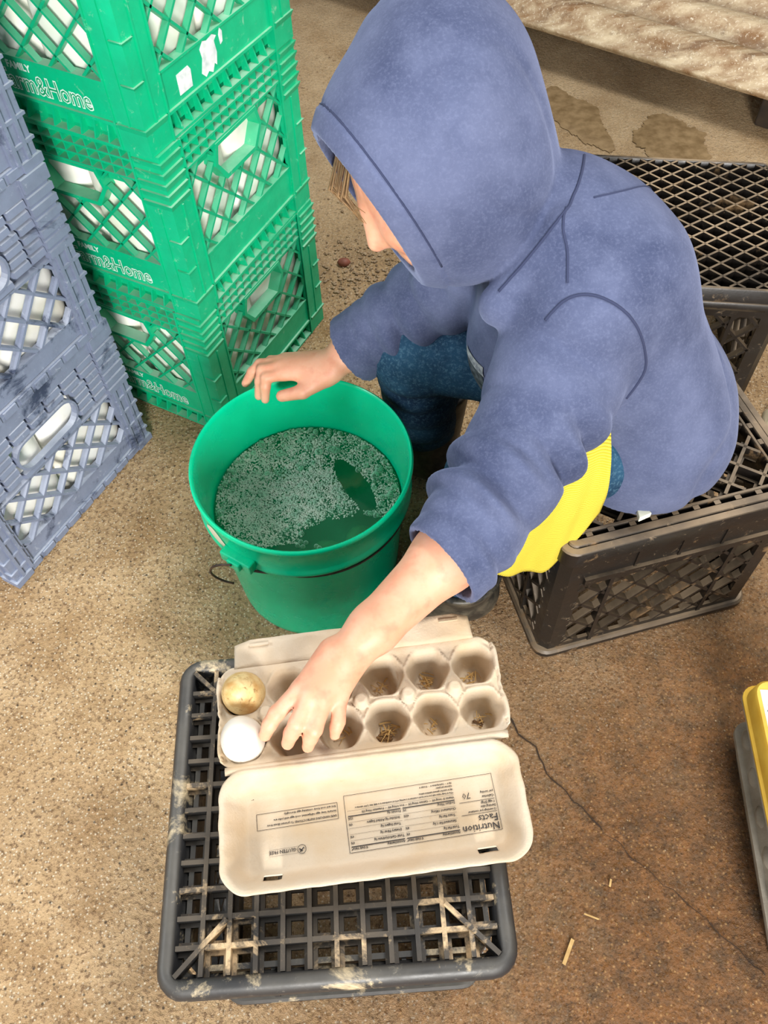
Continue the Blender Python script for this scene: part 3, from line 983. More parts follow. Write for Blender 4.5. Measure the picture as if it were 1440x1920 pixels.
# hinge strip between tray and lid
b = MB(); L = []
for i in range(40):
    x = -.138 + .276*i/39; w = .0006*noise.noise(Vector((x*60, 0, 0)))
    L.append([(x, -.0505, .0465 + w), (x, -.0535, .0482 + w), (x, -.0560, .0475 + w), (x, -.0585, .0462 + w)])
b.loops(L, closed=False); solid(b.build('hinge', pulp, carton, smooth=True), .0012)
# locking flap along the back
b = MB(); L = []
for i in range(60):
    x = -.126 + .250*i/59
    e = min(1, min(i, 59 - i)/4)
    row_ = []
    for k in range(6):
        t = k/5
        bulge = .003*math.cos(x*130)*math.sin(PI*t)
        row_.append((x*(1 - .02*t), .0515 + .025*t*(.85 + .15*e) + bulge, .046 + .012*t*(.8 + .2*e) + .0012*noise.noise(Vector((x*50, t*2, 7)))))
    L.append(row_)
b.loops(L, closed=False); solid(b.build('flap', pulp, carton, smooth=True), .0016)
for x in (-.098, .100):
    b = MB(); b.box(x - .010, x + .010, .069, .0715, .0560, .0580); b.build('flap_tab', pulp, carton)
# print on the lid (reads upside down for the viewer)
ink = MB()
def T(s, x, y, size, align='LEFT', bold=0):
    v, f = text_geo(s, size, align, bold if size > .004 else max(bold, .00009), 1)
    ink.add([(x + q[0], y + q[1], 0) for q in v], f)
def rule(x0, x1, y, t=.00022): ink.add([(x0, y - t, 0), (x1, y - t, 0), (x1, y + t, 0), (x0, y + t, 0)], [(0,1,2,3)])
def vrule(x, y0, y1, t=.00022): ink.add([(x - t, y0, 0), (x + t, y0, 0), (x + t, y1, 0), (x - t, y1, 0)], [(0,1,2,3)])
def frame(x0, x1, y0, y1):
    rule(x0, x1, y0); rule(x0, x1, y1); vrule(x0, y0, y1); vrule(x1, y0, y1)
frame(0, .146, 0, .053)
T('Nutrition', .0015, .0455, .0094, bold=.0001); T('Facts', .0015, .0375, .0094, bold=.0001)
rule(.0015, .036, .0355)
T('12 servings per container', .0015, .0325, .0027); T('Serving size', .0015, .0288, .0031, bold=.0001); T('1 egg (50g)', .0015, .0252, .0031, bold=.0001)
rule(.0015, .036, .0236)
T('Calories', .0015, .0195, .0034, bold=.0001); T('per serving', .0015, .0155, .0028); T('70', .024, .0150, .0082)
for X0, X1, rows in ((.040, .091, [('Amount/serving', '% Daily Value*'), ('Total Fat 5g', '6%'), ('  Saturated Fat 1.5g', '8%'), ('  Trans Fat 0g', ''), ('Cholesterol 185mg', '62%'), ('Sodium 70mg', '3%')]),
                     (.093, .144, [('Amount/serving', '% Daily Value*'), ('Total Carbohydrate 0g', '0%'), ('  Dietary Fiber 0g', '0%'), ('  Total Sugars 0g', ''), ('  Includes 0g Added Sugars', '0%'), ('Protein 6g', '12%')])):
    y = .0490
    for k, (l, r) in enumerate(rows):
        T(l, X0, y, .0031 if k else .0026, bold=.00010); T(r, X1, y, .0029 if k else .0026, 'RIGHT', .0001)
        rule(X0, X1, y - .0012, .00045 if k in (0, 5) else .0001)
        y -= .0056
T('Vitamin D 1mcg 6%  •  Calcium 30mg 2%  •  Iron 0.9mg 4%  •  Potassium 70mg 2%', .040, .0163, .0027); rule(.040, .144, .0148, .0001)
T('*The % Daily Value tells you how much a nutrient in a serving of food contributes to a daily diet. 2,000 calories a', .040, .0118, .0021)
T('day is used for general nutrition advice.', .040, .0088, .0021)
T('Calories per gram:', .040, .0055, .0021); T('Fat 9  •  Carbohydrate 4  •  Protein 4', .040, .0026, .0021)
frame(.153, .231, .0050, .0200)
T('SAFE HANDLING INSTRUCTIONS: To prevent illness from', .1545, .0160, .0027, bold=.00008)
T('bacteria: keep eggs refrigerated, cook eggs until yolks are', .1545, .0116, .0026)
T('firm and cook foods containing eggs thoroughly.', .1545, .0072, .0026)
T('GLUTEN FREE', .1955, .0405, .0042, bold=.0001); rule(.194, .221, .0394, .0001); rule(.194, .221, .0452, .0001); vrule(.221, .0394, .0452, .0001)
cir = [(math.cos(2*PI*k/24), math.sin(2*PI*k/24)) for k in range(24)]
n0 = len(ink.v)
ink.add([(.1905 + .0042*c_, .0424 + .0042*s_, 0) for c_, s_ in cir] + [(.1905 + .0037*c_, .0424 + .0037*s_, 0) for c_, s_ in cir], [(k, (k+1) % 24, 24 + (k+1) % 24, 24 + k) for k in range(24)])
ink.add([(.1878,.0422,0),(.1890,.0406,0),(.1928,.0446,0),(.1918,.0450,0),(.1890,.0420,0)], [(0,1,2,3,4)])
ink.add([(.1895,.0440,0),(.1905,.0446,0),(.1935,.0418,0),(.1925,.0412,0)], [(0,1,2,3)])
T('00178', .2325, -.011, .0026, bold=.0002)
pr = ink.build('printed_text', MAT['black_ink'], lid)
pr.location = (.1185, .031, .0054); pr.rotation_euler = (0, 0, PI + math.radians(1.6))
# thin straw and droppings left in the cups
random.seed(5); b = MB()
for (i, j, n) in ((3,1,9),(4,1,16),(5,1,10),(3,-1,18),(2,-1,7),(4,-1,6),(5,-1,9)):
    cx, cy = (i - 2.5)*pit, j*.0243
    for k in range(n):
        a = random.uniform(0, 2*PI); r = random.uniform(0, .011); l = random.uniform(.002, .007); t = random.uniform(0, 2*PI)
        p = Vector((cx + r*math.cos(a), cy + r*math.sin(a) + .003, .0045 + random.uniform(0, .004) + max(0, r - .007)*.6)); d = Vector((math.cos(t), math.sin(t), random.uniform(-.2, .2)))*l
        b.tube([p - d, p + Vector((0,0,.001)), p + d], random.uniform(.0003, .0008), 4)
de = tag(b.build('straw_bits', MAT['straw']), 'bits of dry straw left in the empty cups of the carton', 'straw', kind='stuff')
de.location = CT; de.rotation_euler = (0, 0, CA)
b = MB()
for k in range(26):
    a = random.uniform(0, 2*PI); r = random.uniform(0, .009)
    q = random.uniform(.0008, .0026); b.ball((.5*pit - .004 + r*math.cos(a), -.0243 + r*math.sin(a)*.8, .004 + q*.3), (q*1.3, q, q*.7), 6, 4)
for k in range(8):
    a = random.uniform(0, 2*PI); r = random.uniform(0, .006)
    q = random.uniform(.0008, .002); b.ball((2.5*pit + r*math.cos(a), -.0243 + r*math.sin(a)*.8, .004 + q*.3), (q*1.3, q, q*.7), 6, 4)
de = tag(b.build('dried_dirt', MAT['dung'], smooth=True), 'dark crumbs of dried dirt in the third front cup from the right end of the carton', 'dirt', kind='stuff')
de.location = CT; de.rotation_euler = (0, 0, CA)

# ------------------------------------------------------------------ ridged metal sheets at the back
A0 = Vector((.30, 2.21)); dm_ = Vector((.797, -.604)); pm_ = Vector((.604, .797))
def sheet(name, label, off, width, z0, ridges, seed, thick=.012):
    b = MB(); n = 12*ridges; L = []
    for s in (-1.1, -.6, -.1, .3, .7, 1.1, 1.6):
        row_ = []
        for i in range(n + 1):
            t = i/n; ph = (t*ridges) % 1.0
            z = z0 + .040*sm(.12, .34, ph)*(1 - sm(.56, .80, ph)) + .05*t*width + .002*noise.noise(Vector((s*3, t*9, seed)))
            p = A0 + dm_*s + pm_*(off + width*t)
            row_.append((p.x, p.y, z))
        L.append(row_)
    b.loops(L, closed=False)
    o = b.build(name, MAT['metal'], smooth=True); solid(o, thick, -1)
    return tag(o, label, 'metal sheet')
sheet('ridged_sheet', 'weathered ridged metal sheet lying raised above the floor at the top right', 0, .66, .115, 5, 1.0)
sheet('ridged_sheet', 'lower ridged metal sheet edge showing just under the top sheet, at the top right', .012, .62, .095, 5, 5.0, .008)
for s, lb_ in ((-.05, 'dark timber bearer in the shadow under the metal sheets, behind the hood'), (.75, 'dark timber bearer under the metal sheets at the right edge')):
    b = MB(); p = A0 + dm_*s + pm_*.33
    b.box(-.045, .045, -.26, .26, 0, .086)
    o = b.build('support_timber', MAT['timber'], bevel=.004); o.location = (p.x, p.y, 0); o.rotation_euler = (0, 0, math.atan2(dm_.y, dm_.x))
    tag(o, lb_, 'timber', 'timber bearers under the metal sheets')

# ------------------------------------------------------------------ cartons at the right edge
ca = math.radians(84)
gcar = thing('egg_carton', 'closed grey pulp egg carton lying at the right edge under a yellow carton', 'egg carton', (.489, .234, 0), ca)
def shell(L): 
    b = MB(); b.loops(L, True, True, True); return b
def rl(w, h, r, z, ox=0): return [(u + ox, q, z) for u, q in rrect(w, h, r, 6)]
b = shell([rl(.262,.084,.014,.0), rl(.290,.104,.018,.036), rl(.300,.112,.02,.040), rl(.300,.112,.02,.043), rl(.290,.106,.02,.043)])
b.build('tray', MAT['grey_pulp'], gcar, smooth=True, sharp=40)
b = shell([rl(.300,.112,.02,.0432), rl(.300,.112,.02,.046), rl(.288,.100,.02,.048), rl(.274,.088,.018,.066), rl(.262,.078,.016,.069)])
b.build('lid', MAT['grey_pulp'], gcar, smooth=True, sharp=40)
b = MB(); b.ball((0, 0, 0), (.017, .012, .011), 10, 8); lb = b.mesh('lid_bump', MAT['grey_pulp'], True)
for i in range(6):
    for sy in (-1, 1):
        o = obj('lid_bump', lb, gcar); o.location = ((i - 2.5)*.0476, sy*.040, .056)
ycar = thing('egg_carton', 'yellow egg carton with white printed label at the right edge, on the grey carton', 'egg carton', (.489, .262, .0695), ca + .02)
b = shell([rl(.250,.080,.012,.0), rl(.284,.104,.018,.030), rl(.294,.112,.02,.033), rl(.294,.112,.02,.036)])
b.build('tray', MAT['grey_pulp'], ycar, smooth=True, sharp=40)
b = shell([rl(.294,.112,.02,.0362), rl(.294,.112,.02,.039), rl(.286,.106,.02,.042), rl(.284,.104,.02,.066), rl(.278,.100,.018,.070)])
b.build('lid', MAT['yellow_foam'], ycar, smooth=True, sharp=40)
b = MB(); b.box(-.100, .128, -.030, .0455, .0700, .0704); b.build('paper_label', MAT['sticker'], ycar)
b = MB()
def LT(s, x, y, size, bold=0):
    v, f = text_geo(s, size, 'LEFT', bold, 1); b.add([(x + q[0], y + q[1], .0707) for q in v], f)
LT('Happy Egg', .075, .0365, .0080); 
for k in range(5): b.box(.055, .118 - .006*(k % 2), .0285 - .006*k, .0295 - .006*k, .0704, .0707)
b.build('label_print', MAT['black_ink'], ycar)
b = MB(); b.box(-.045, -.030, .028, .042, .0702, .0708); b.box(-.040, -.026, .016, .024, .0702, .0708); b.build('red_print', simple('red_print', lin(170,40,30), .6), ycar)

# crumpled cream sack at the right edge
b = MB()
b.ball((0, 0, .05), (.12, .09, .055), 40, 24)
for i, q in enumerate(b.v):
    p = Vector(q); d = .022*noise.noise(p*14) + .010*noise.noise(p*40)
    p = p + Vector((p.x, p.y, p.z - .04)).normalized()*d
    b.v[i] = (p.x, p.y, max(p.z, 0.0005))
o = b.build('crumpled_sack', MAT['cream_sack'], smooth=True); o.location = (.765, .885, 0)
tag(o, 'crumpled cream sack on the floor at the right edge behind the seat crate', 'sack')

# ------------------------------------------------------------------ soft bodies: signed-distance modelling, meshed with surface nets
class Cone:
    """tapered limb segment a->b; fold=(amp, wavelength, phase, t0, t1) ripples the cloth along it"""
    def __init__(s, a, b_, ra, rb, k=.02, fold=None, ref=(0,0,1)):
        s.a, s.b = np.array(a, float), np.array(b_, float); s.ra, s.rb, s.k, s.fold = ra, rb, k, fold
        s.c = (s.a + s.b)/2; s.R = np.linalg.norm(s.b - s.a)/2 + max(ra, rb); s.ref = np.array(ref, float)
    def __call__(s, P):
        d = s.b - s.a; L2 = d @ d
        t = np.clip(((P - s.a) @ d)/L2, 0, 1)
        q = P - s.a - t[:, None]*d
        r = np.linalg.norm(q, axis=1)
        o = r - (s.ra + (s.rb - s.ra)*t)
        if s.fold:
            A, W, ph, tilt = s.fold
            L = math.sqrt(L2); u = d/L
            e1 = s.ref - u*(s.ref @ u); e1 /= np.linalg.norm(e1); e2 = np.cross(u, e1)
            c1 = (q @ e1)/(r + 1e-6); c2 = (q @ e2)/(r + 1e-6)
            x = t*L/W*2*np.pi + ph + tilt*c1 + .9*np.sin(2.1*c2 + ph) + .6*np.sin(P[:,0]*37 + P[:,1]*29)
            w = 2*np.abs(np.sin(x*.5)) - 1.15
            o = o - A*w*(.55 + .45*np.sin(1.7*c2 + 2.3*c1 + ph*1.3))
        return o
class Ell:
    def __init__(s, c, r, R=None, k=.02):
        s.c, s.r, s.k = np.array(c, float), np.array(r, float), k
        s.M = np.eye(3) if R is None else np.array(R, float)     # rows = axes
        s.R = max(r)
    def __call__(s, P):
        q = (P - s.c) @ s.M.T
        k0 = np.linalg.norm(q/s.r, axis=1); k1 = np.linalg.norm(q/s.r**2, axis=1) + 1e-9
        return k0*(k0 - 1)/k1
def smin(a, b_, k):
    if k <= 0: return np.minimum(a, b_)
    h = np.clip(.5 + .5*(b_ - a)/k, 0, 1)
    return b_ + (a - b_)*h - k*h*(1 - h)
def union(prims, P, c=None, R=None):
    d = None
    for p in prims:
        if c is not None and np.linalg.norm(p.c - c) - p.R > R + .06: continue
        v_ = p(P)
        d = v_ if d is None else smin(d, v_, p.k)
    return np.full(len(P), .5) if d is None else d
def soft_noise(seed, freq, n=10):
    r = np.random.RandomState(seed); K = r.normal(size=(n, 3)); K /= np.linalg.norm(K, axis=1)[:, None]
    K *= freq*r.uniform(.6, 1.6, size=(n, 1)); ph = r.uniform(0, 6.28, n)
    return lambda P: np.sin(P @ K.T + ph).sum(1)/math.sqrt(n)
def sdf_mesh(name, fn, lo, hi, h, mat, parent=None, B=20):
    """fn(P, centre, radius) -> distance.  Returns the object."""
    lo = np.array(lo, float); hi = np.array(hi, float)
    N = np.ceil((hi - lo)/h).astype(int) + 2
    nb = np.ceil(N/B).astype(int); rad = B*h*.5*math.sqrt(3)
    bi = np.stack(np.meshgrid(*[np.arange(k) for k in nb], indexing='ij'), -1).reshape(-1, 3)
    cen = lo + (bi + .5)*B*h
    SY, SX = int(N[2] + B + 3), int((N[1] + B + 3)*(N[2] + B + 3))
    ids = []; pos = []; quads = []
    g = np.arange(B + 1); G = np.stack(np.meshgrid(g, g, g, indexing='ij'), -1).reshape(-1, 3)
    for k in range(len(bi)):
        dc = fn(cen[k:k+1], cen[k], rad)
        if abs(dc[0]) > rad*1.35 + .012: continue
        base = bi[k]*B
        Vv = fn(lo + (base + G)*h, cen[k], rad).reshape(B+1, B+1, B+1)
        S = Vv < 0
        if S.all() or not S.any(): continue
        # cells
        acc = np.zeros((B, B, B, 3)); cnt = np.zeros((B, B, B))
        for ax in range(3):
            o1, o2 = [(1,2),(0,2),(0,1)][ax]
            for d1 in (0, 1):
                for d2 in (0, 1):
                    sl = [slice(0, B)]*3; sl[o1] = slice(d1, B + d1); sl[o2] = slice(d2, B + d2)
                    s0 = list(sl); s1 = list(sl); s0[ax] = slice(0, B); s1[ax] = slice(1, B + 1)
                    a, c = Vv[tuple(s0)], Vv[tuple(s1)]
                    m_ = (a < 0) != (c < 0)
                    t = np.where(m_, a/np.where(m_, a - c, 1), 0)
                    p = np.zeros((B, B, B, 3)); p[..., ax] = t; p[..., o1] = d1; p[..., o2] = d2
                    acc += p*m_[..., None]; cnt += m_
        I = np.argwhere(cnt > 0)
        gI = I + base
        ids.append(gI[:, 0]*SX + gI[:, 1]*SY + gI[:, 2])
        pos.append(lo + (gI + acc[tuple(I.T)]/cnt[tuple(I.T)][:, None])*h)
        for ax in range(3):
            o1, o2 = [(1,2),(2,0),(0,1)][ax]
            s0 = [slice(0, B)]*3; s1 = [slice(0, B)]*3; s1[ax] = slice(1, B + 1)
            a, c = Vv[tuple(s0)], Vv[tuple(s1)]
            J = np.argwhere((a < 0) != (c < 0))
            if not len(J): continue
            fl = (a < 0)[tuple(J.T)]
            gJ = J + base; st = np.array([SX, SY, 1])
            i0 = gJ @ st
            q = np.stack([i0 - st[o1] - st[o2], i0 - st[o2], i0, i0 - st[o1]], 1)
            q[~fl] = q[~fl][:, ::-1]
            quads.append(q)
    ids = np.concatenate(ids); pos = np.concatenate(pos); Qd = np.concatenate(quads)
    uid, first = np.unique(ids, return_index=True); pos = pos[first]
    ix = np.searchsorted(uid, Qd); ix = np.clip(ix, 0, len(uid) - 1)
    ok = (uid[ix] == Qd).all(1); ix = ix[ok]
    me = bpy.data.meshes.new(name)
    me.from_pydata(pos.tolist(), [], ix.tolist()); me.update()
    me.polygons.foreach_set('use_smooth', [True]*len(me.polygons))
    if mat: me.materials.append(mat)
    return obj(name, me, parent)

# materials for the child
m = NT('skin', .5)
sk = m.mix(m.ramp(m.noise(26, 4), .35, .65), lin(226,172,142), lin(218,154,122))
m.color(m.mix(m.ramp(m.noise(60, 3), .52, .72, 0, .5), sk, lin(208,128,102)))
m.b.inputs['Subsurface Weight'].default_value = .3; m.b.inputs['Subsurface Radius'].default_value = (.012,.004,.002); m.b.inputs['Subsurface Scale'].default_value = .6
m.bump(m.noise(220, 3), .12, .0006)
SKIN = m.m
m = NT('faded_navy_fleece', .9, .15)
c1 = m.mix(m.ramp(m.noise(7, 4, .6), .34, .66), lin(60,68,96), lin(94,102,132))
c1 = m.mix(m.ramp(m.noise(19, 5, .65), .46, .74, 0, .32), c1, lin(118,126,156))
c1 = m.mix(m.ramp(m.noise(330, 3, .7), .48, .72, 0, .25), c1, lin(124,132,162))
m.color(c1); m.bump(m.noise(500, 3, .7), .35, .001)
m.b.inputs['Sheen Weight'].default_value = .35; m.b.inputs['Sheen Roughness'].default_value = .5; m.b.inputs['Sheen Tint'].default_value = lin(170,180,215)
FLEECE = m.m
SEAM = simple('seam_thread', lin(50,57,86), .95)
m = NT('worn_denim', .85, .2)
c1 = m.mix(m.ramp(m.noise(12, 5, .6), .35, .65), lin(20,44,68), lin(44,84,112))
m.color(m.mix(m.ramp(m.noise(240, 4, .7), .5, .7, 0, .4), c1, lin(110,150,170))); m.bump(m.noise(380, 4), .4, .001)
DENIM = m.m
m = NT('rubber_boot', .45); m.color(m.mix(m.ramp(m.noise(20, 6, .7), .42, .66), lin(40,38,34), lin(104,96,80))); m.bump(m.noise(120, 4), .3, .001)
BOOT = m.m
m = NT('yellow_knit', .9, .15)
X, Y, Z = m.sep()
wv = m.new('ShaderNodeTexWave'); wv.inputs['Scale'].default_value = 130; wv.inputs['Distortion'].default_value = .4
wv.bands_direction = 'Z'; m.link(m.pos(), wv.inputs['Vector'])
m.color(m.mix(m.ramp(wv.outputs['Fac'], .2, .8), lin(232,214,84), lin(212,188,56))); m.bump(wv.outputs['Fac'], .6, .002)
YELLOW = m.m
HAIR = simple('light_brown_hair', lin(150,118,78), .6, lin(110,82,52), 120)

def V3(*a): return np.array(a, float)
def unit(a): a = np.array(a, float); return a/np.linalg.norm(a)
# head and hood frame
HC = V3(.073, .775, .650)
HN = unit((-.82, -.40, -.43))                       # where the face looks
HU = V3(-.42, .35, .84); HU = unit(HU - HN*(HU @ HN))
HS = np.cross(HU, HN)                               # towards the side of the head
HR = np.stack([HN, HS, HU])
head_c = HC + HN*.013 - HU*.019
body = []
def hp(f, s_, u): return head_c + HN*f + HS*s_ + HU*u
body += [Ell(hp(0,0,.012), (.088,.071,.088), HR, .02), Ell(hp(.020,0,-.030), (.062,.056,.068), HR, .03),
         Ell(hp(.055,0,-.080), (.022,.024,.018), HR, .025),                        # chin
         Cone(hp(.083,0,.018), hp(.097,0,-.018), .007, .010, .012),                # nose
         Ell(hp(.090,.008,-.020), (.007,.006,.006), HR, .006), Ell(hp(.090,-.008,-.020), (.007,.006,.006), HR, .006),
         Ell(hp(.066,.032,-.018), (.022,.020,.020), HR, .02), Ell(hp(.066,-.032,-.018), (.022,.020,.020), HR, .02),   # cheeks
         Cone(hp(.078,-.016,-.046), hp(.078,.016,-.046), .0055, .0055, .006), Cone(hp(.076,-.014,-.055), hp(.076,.014,-.055), .006, .006, .006),  # lips
         Cone(hp(.076,.014,.024), hp(.072,.040,.022), .006, .005, .010), Cone(hp(.076,-.014,.024), hp(.072,-.040,.022), .006, .005, .010),          # brows
         Ell(hp(-.004,.072,-.006), (.016,.008,.026), HR, .008), Ell(hp(-.004,-.072,-.006), (.016,.008,.026), HR, .008),                              # ears
         Cone(hp(-.03,0,-.06), (.175,.752,.572), .036, .034, .03)]
# trunk and legs inside the clothes
body += [Cone((.198,.742,.555), (.280,.700,.410), .050, .060, .03), Cone((.280,.700,.410), (.312,.695,.365), .060, .058, .03),
         Cone((.205,.695,.535), (.195,.810,.525), .034, .034, .03),
         Cone((.325,.640,.350), (.115,.575,.335), .056, .042, .02), Cone((.115,.575,.335), (.100,.598,.10), .038, .028, .015),
         Cone((.325,.750,.350), (.052,.825,.320), .056, .042, .02), Cone((.052,.825,.320), (.074,.868,.10), .038, .028, .015)]
# near arm reaching into the carton
body += [Cone((.205,.690,.545), (.166,.569,.450), .040, .034, .02), Cone((.166,.569,.450), (.062,.440,.410), .034, .0320, .02),
         Cone((.062,.440,.410), (-.015,.372,.390), .0320, .0240, .02), Cone((-.015,.372,.390), (-.042,.350,.384), .0235, .0190, .012)]
def finger(pts, rs, k0=.010):
    out = []
    for i in range(len(pts) - 1):
        out.append(Cone(pts[i], pts[i+1], rs[i], rs[i+1], k0 if i == 0 else .003))
    return out
W = V3(-.044, .348, .383)
kn = {'i': (-.0865,.3205,.373), 'm': (-.0765,.312,.3765), 'r': (-.0635,.3095,.3745), 'p': (-.0490,.3155,.368)}
for key, off in (('i', (-.013,.004,0)), ('m', (-.005,0,.001)), ('r', (.004,-.001,0)), ('p', (.012,.001,-.003))):
    body.append(Cone(W + V3(*off), kn[key], .0135, .0090, .010))
def mid(a, b_, t, dz): q = V3(*a)*(1-t) + V3(*b_)*t; q[2] += dz; return q
for key, p1, p2, r in (('i', (-.110,.300,.364), (-.1235,.287,.342), .0083), ('m', (-.090,.288,.367), (-.1015,.279,.340), .0086),
                       ('r', (-.0735,.283,.364), (-.082,.275,.340), .0082), ('p', (-.0515,.2915,.360), (-.056,.284,.344), .0072)):
    body += finger([kn[key], p1, mid(p1, p2, .55, .0035), p2], [r*1.05, r*.95, r*.86, r*.74], .0045)
body += finger([W + V3(-.012,-.006,-.010), (-.078,.322,.351), (-.090,.307,.340)], [.0135, .0098, .0080], .012)
# far arm, hand resting on the bucket rim
body += [Cone((.175,.800,.505), (.085,.838,.405), .034, .034, .02), Cone((.085,.838,.405), (-.038,.832,.313), .034, .0260, .02),
         Cone((-.038,.832,.313), (-.060,.816,.304), .0245, .0200, .012)]
W2_ = V3(-.062, .815, .303)
kn2 = {'i': (-.129,.809,.297), 'm': (-.133,.820,.299), 'r': (-.135,.832,.297), 'p': (-.128,.843,.291)}
for key, off in (('i', (0,-.010,-.001)), ('m', (0,-.003,.001)), ('r', (0,.005,.001)), ('p', (0,.012,-.001))):
    body.append(Cone(W2_ + V3(*off), kn2[key], .0140, .0092, .010))
for key, p1, p2, r in (('i', (-.153,.807,.293), (-.158,.795,.263), .0083), ('m', (-.159,.820,.295), (-.1675,.803,.262), .0085),
                       ('r', (-.163,.834,.292), (-.187,.826,.264), .0082), ('p', (-.150,.850,.283), (-.162,.849,.264), .0070)):
    body += finger([kn2[key], p1, mid(p1, p2, .5, .004), p2], [r*1.02, r*.93, r*.86, r*.72], .0045)
body += finger([W2_ + V3(-.012,-.014,-.008), (-.104,.787,.284), (-.133,.787,.277)], [.0140, .0100, .0080], .012)
def f_body(P, c, R): return union(body, P, c, R)
person = sdf_mesh('person', f_body, (-.22,.24,.05), (.46,.95,.78), .0024, SKIN)
tag(person, 'seated child in a faded navy hooded sweatshirt reaching down to the egg carton', 'person')
# eyes, hair
for sgn in (-1, 1):
    b = MB(); c_ = hp(.0695, sgn*.030, .004); b.ball(c_, .0105, 16, 10); b.build('eye', simple('eye_white', lin(235,232,228), .2), person, smooth=True)
b = MB(); random.seed(21)
for k in range(26):
    s_ = random.uniform(-.05, .05); p0 = hp(.070, s_*.9, .072); p1 = hp(.098 + random.uniform(-.004,.006), s_*1.05, .045); p2 = hp(.096 + random.uniform(-.004,.006), s_*1.12 + random.uniform(-.004,.004), .018 + random.uniform(-.006,.012))
    b.tube([p0, p1, p2], [.0012, .0010, .0003], 5)
b.build('hair', HAIR, person, smooth=True)

# hooded sweatshirt
n1 = soft_noise(3, 26); n2 = soft_noise(8, 60); n3 = soft_noise(5, 13); n4 = soft_noise(31, 22, 6)
VIEW = V3(0, .568, -.823); IUP = V3(0, .823, .568); IRT = V3(1, 0, 0)
long_ax = unit(IUP*1.0 + IRT*-.06)
ax2 = unit(IRT - long_ax*(IRT @ long_ax)); ax3 = np.cross(ax2, long_ax)
HM = np.stack([ax2, long_ax, ax3])
hood_out = [Ell(HC + IRT*.004 + IUP*.018, (.099,.137,.108), HM, .0), Ell(HC + HN*.035 - IUP*.005, (.099,.101,.098), HM, .035), Ell(HC + V3(.031,-.010,-.046), (.090,.096,.090), None, .04)]
hood_in = [Ell(HC + IRT*.004 + IUP*.018, (.091,.129,.100), HM, .0), Cone(HC + HN*.02, HC + HN*.14, .082, .080, .01)]
OPEN = .098
torso = [Cone((.319,.656,.350), (.238,.690,.528), .103, .082, .0), Cone((.331,.746,.350), (.222,.772,.506), .097, .076, .06),
         Cone((.238,.690,.528), (.188,.742,.574), .082, .062, .04), Cone((.222,.772,.506), (.182,.755,.566), .076, .060, .04),
         Cone((.225,.745,.530), (.208,.720,.415), .080, .088, .05), Cone((.208,.720,.415), (.285,.70,.36), .085, .09, .04),
         Cone((.188,.684,.608), (.128,.662,.535), .018, .022, .016), Cone((.200,.668,.585), (.150,.640,.500), .016, .022, .014),
         Cone((.338,.715,.325), (.318,.655,.320), .096, .102, .03)]
arm_n = [Cone((.218,.662,.532), (.176,.592,.470), .074, .063, .030, (.0060,.070,.4,1.0)), Cone((.176,.592,.470), (.132,.522,.436), .062, .056, .020, (.0165,.048,1.9,1.3)),
         Cone((.132,.522,.436), (.087,.466,.420), .056, .0515, .012, (.0165,.040,.2,1.0)), Cone((.087,.466,.420), (.061,.434,.410), .0515, .0480, .010, (.0070,.032,2.2,.7)), Cone((.061,.434,.410), (.031,.408,.402), .0480, .0475, .004)]
arm_f = [Cone((.165,.818,.498), (.085,.838,.408), .060, .057, .030, (.009,.045,.7,1.2)), Cone((.085,.838,.408), (.002,.834,.345), .056, .050, .015, (.009,.038,2.4,.9)),
         Cone((.000,.834,.343), (-.036,.832,.315), .0495, .0480, .004), Cone((-.036,.832,.315), (-.060,.830,.297), .0480, .0480, .004)]
cut_n_p, cut_n_d = V3(.054,.430,.409), unit(V3(-.026,-.021,-.004))
cut_f_p, cut_f_d = V3(-.034,.832,.317), unit(V3(-.80,-.02,-.60))
hollow_n = Cone((.097,.472,.422), (.011,.388,.396), .041, .0425, 0); hollow_f = Cone((.01,.834,.350), (-.075,.829,.286), .040, .0430, 0)
def f_hoodie(P, c, R):
    far = np.linalg.norm(c - V3(.19,.68,.48)) > .6
    t = union(torso, P, c, R)
    t = t - .0030*n1(P) - .0035*n3(P)
    t = t + .0050*np.exp(-(n4(P)/.16)**2)*np.clip((.52 - P[:,2])/.06, 0, 1)
    # hem: rises towards the lap
    hem = np.maximum(.300 - .35*(P[:,0] - .243) + .006*n3(P) - P[:,2], .288 - P[:,2])
    t = np.maximum(t, hem*.8)
    a = union(arm_n, P, c, R) - .0016*n1(P)
    a = np.maximum(a, (P - cut_n_p) @ cut_n_d)
    a = np.maximum(a, -hollow_n(P))
    a2 = union(arm_f, P, c, R) - .0014*n1(P)
    a2 = np.maximum(a2, (P - cut_f_p) @ cut_f_d)
    qf = (P - cut_f_p) @ cut_f_d
    a2 = a2 + .0022*np.exp(-((qf + .034)/.0022)**2)
    a2 = np.maximum(a2, -hollow_f(P))
    d = smin(smin(t, a, .018), a2, .018)
    q = (P - HC) @ HN
    h = union(hood_out, P, c, R) - .0030*n1(P) - .0035*n3(P) - .0007*n2(P)
    band = .0016*np.exp(-((q - (OPEN - .021))/.0016)**2) - .0022*np.clip((q - (OPEN - .021))/.004, 0, 1)
    h = h + band + .0022*np.exp(-(n4(P)/.14)**2)
    hc = np.maximum(h, q - OPEN)
    hc = np.maximum(hc, -np.maximum(union(hood_in, P, c, R), h + .0075))
    return smin(d, hc, .007)
hoodie = sdf_mesh('hoodie', f_hoodie, (-.10,.36,.27), (.49,.97,.83), .0030, FLEECE, person)
hoodie['label'] = 'faded navy hooded sweatshirt with hood up and pushed-up sleeves'
hb = BVHTree.FromPolygons([tuple(q.co) for q in hoodie.data.vertices], [tuple(q.vertices) for q in hoodie.data.polygons])
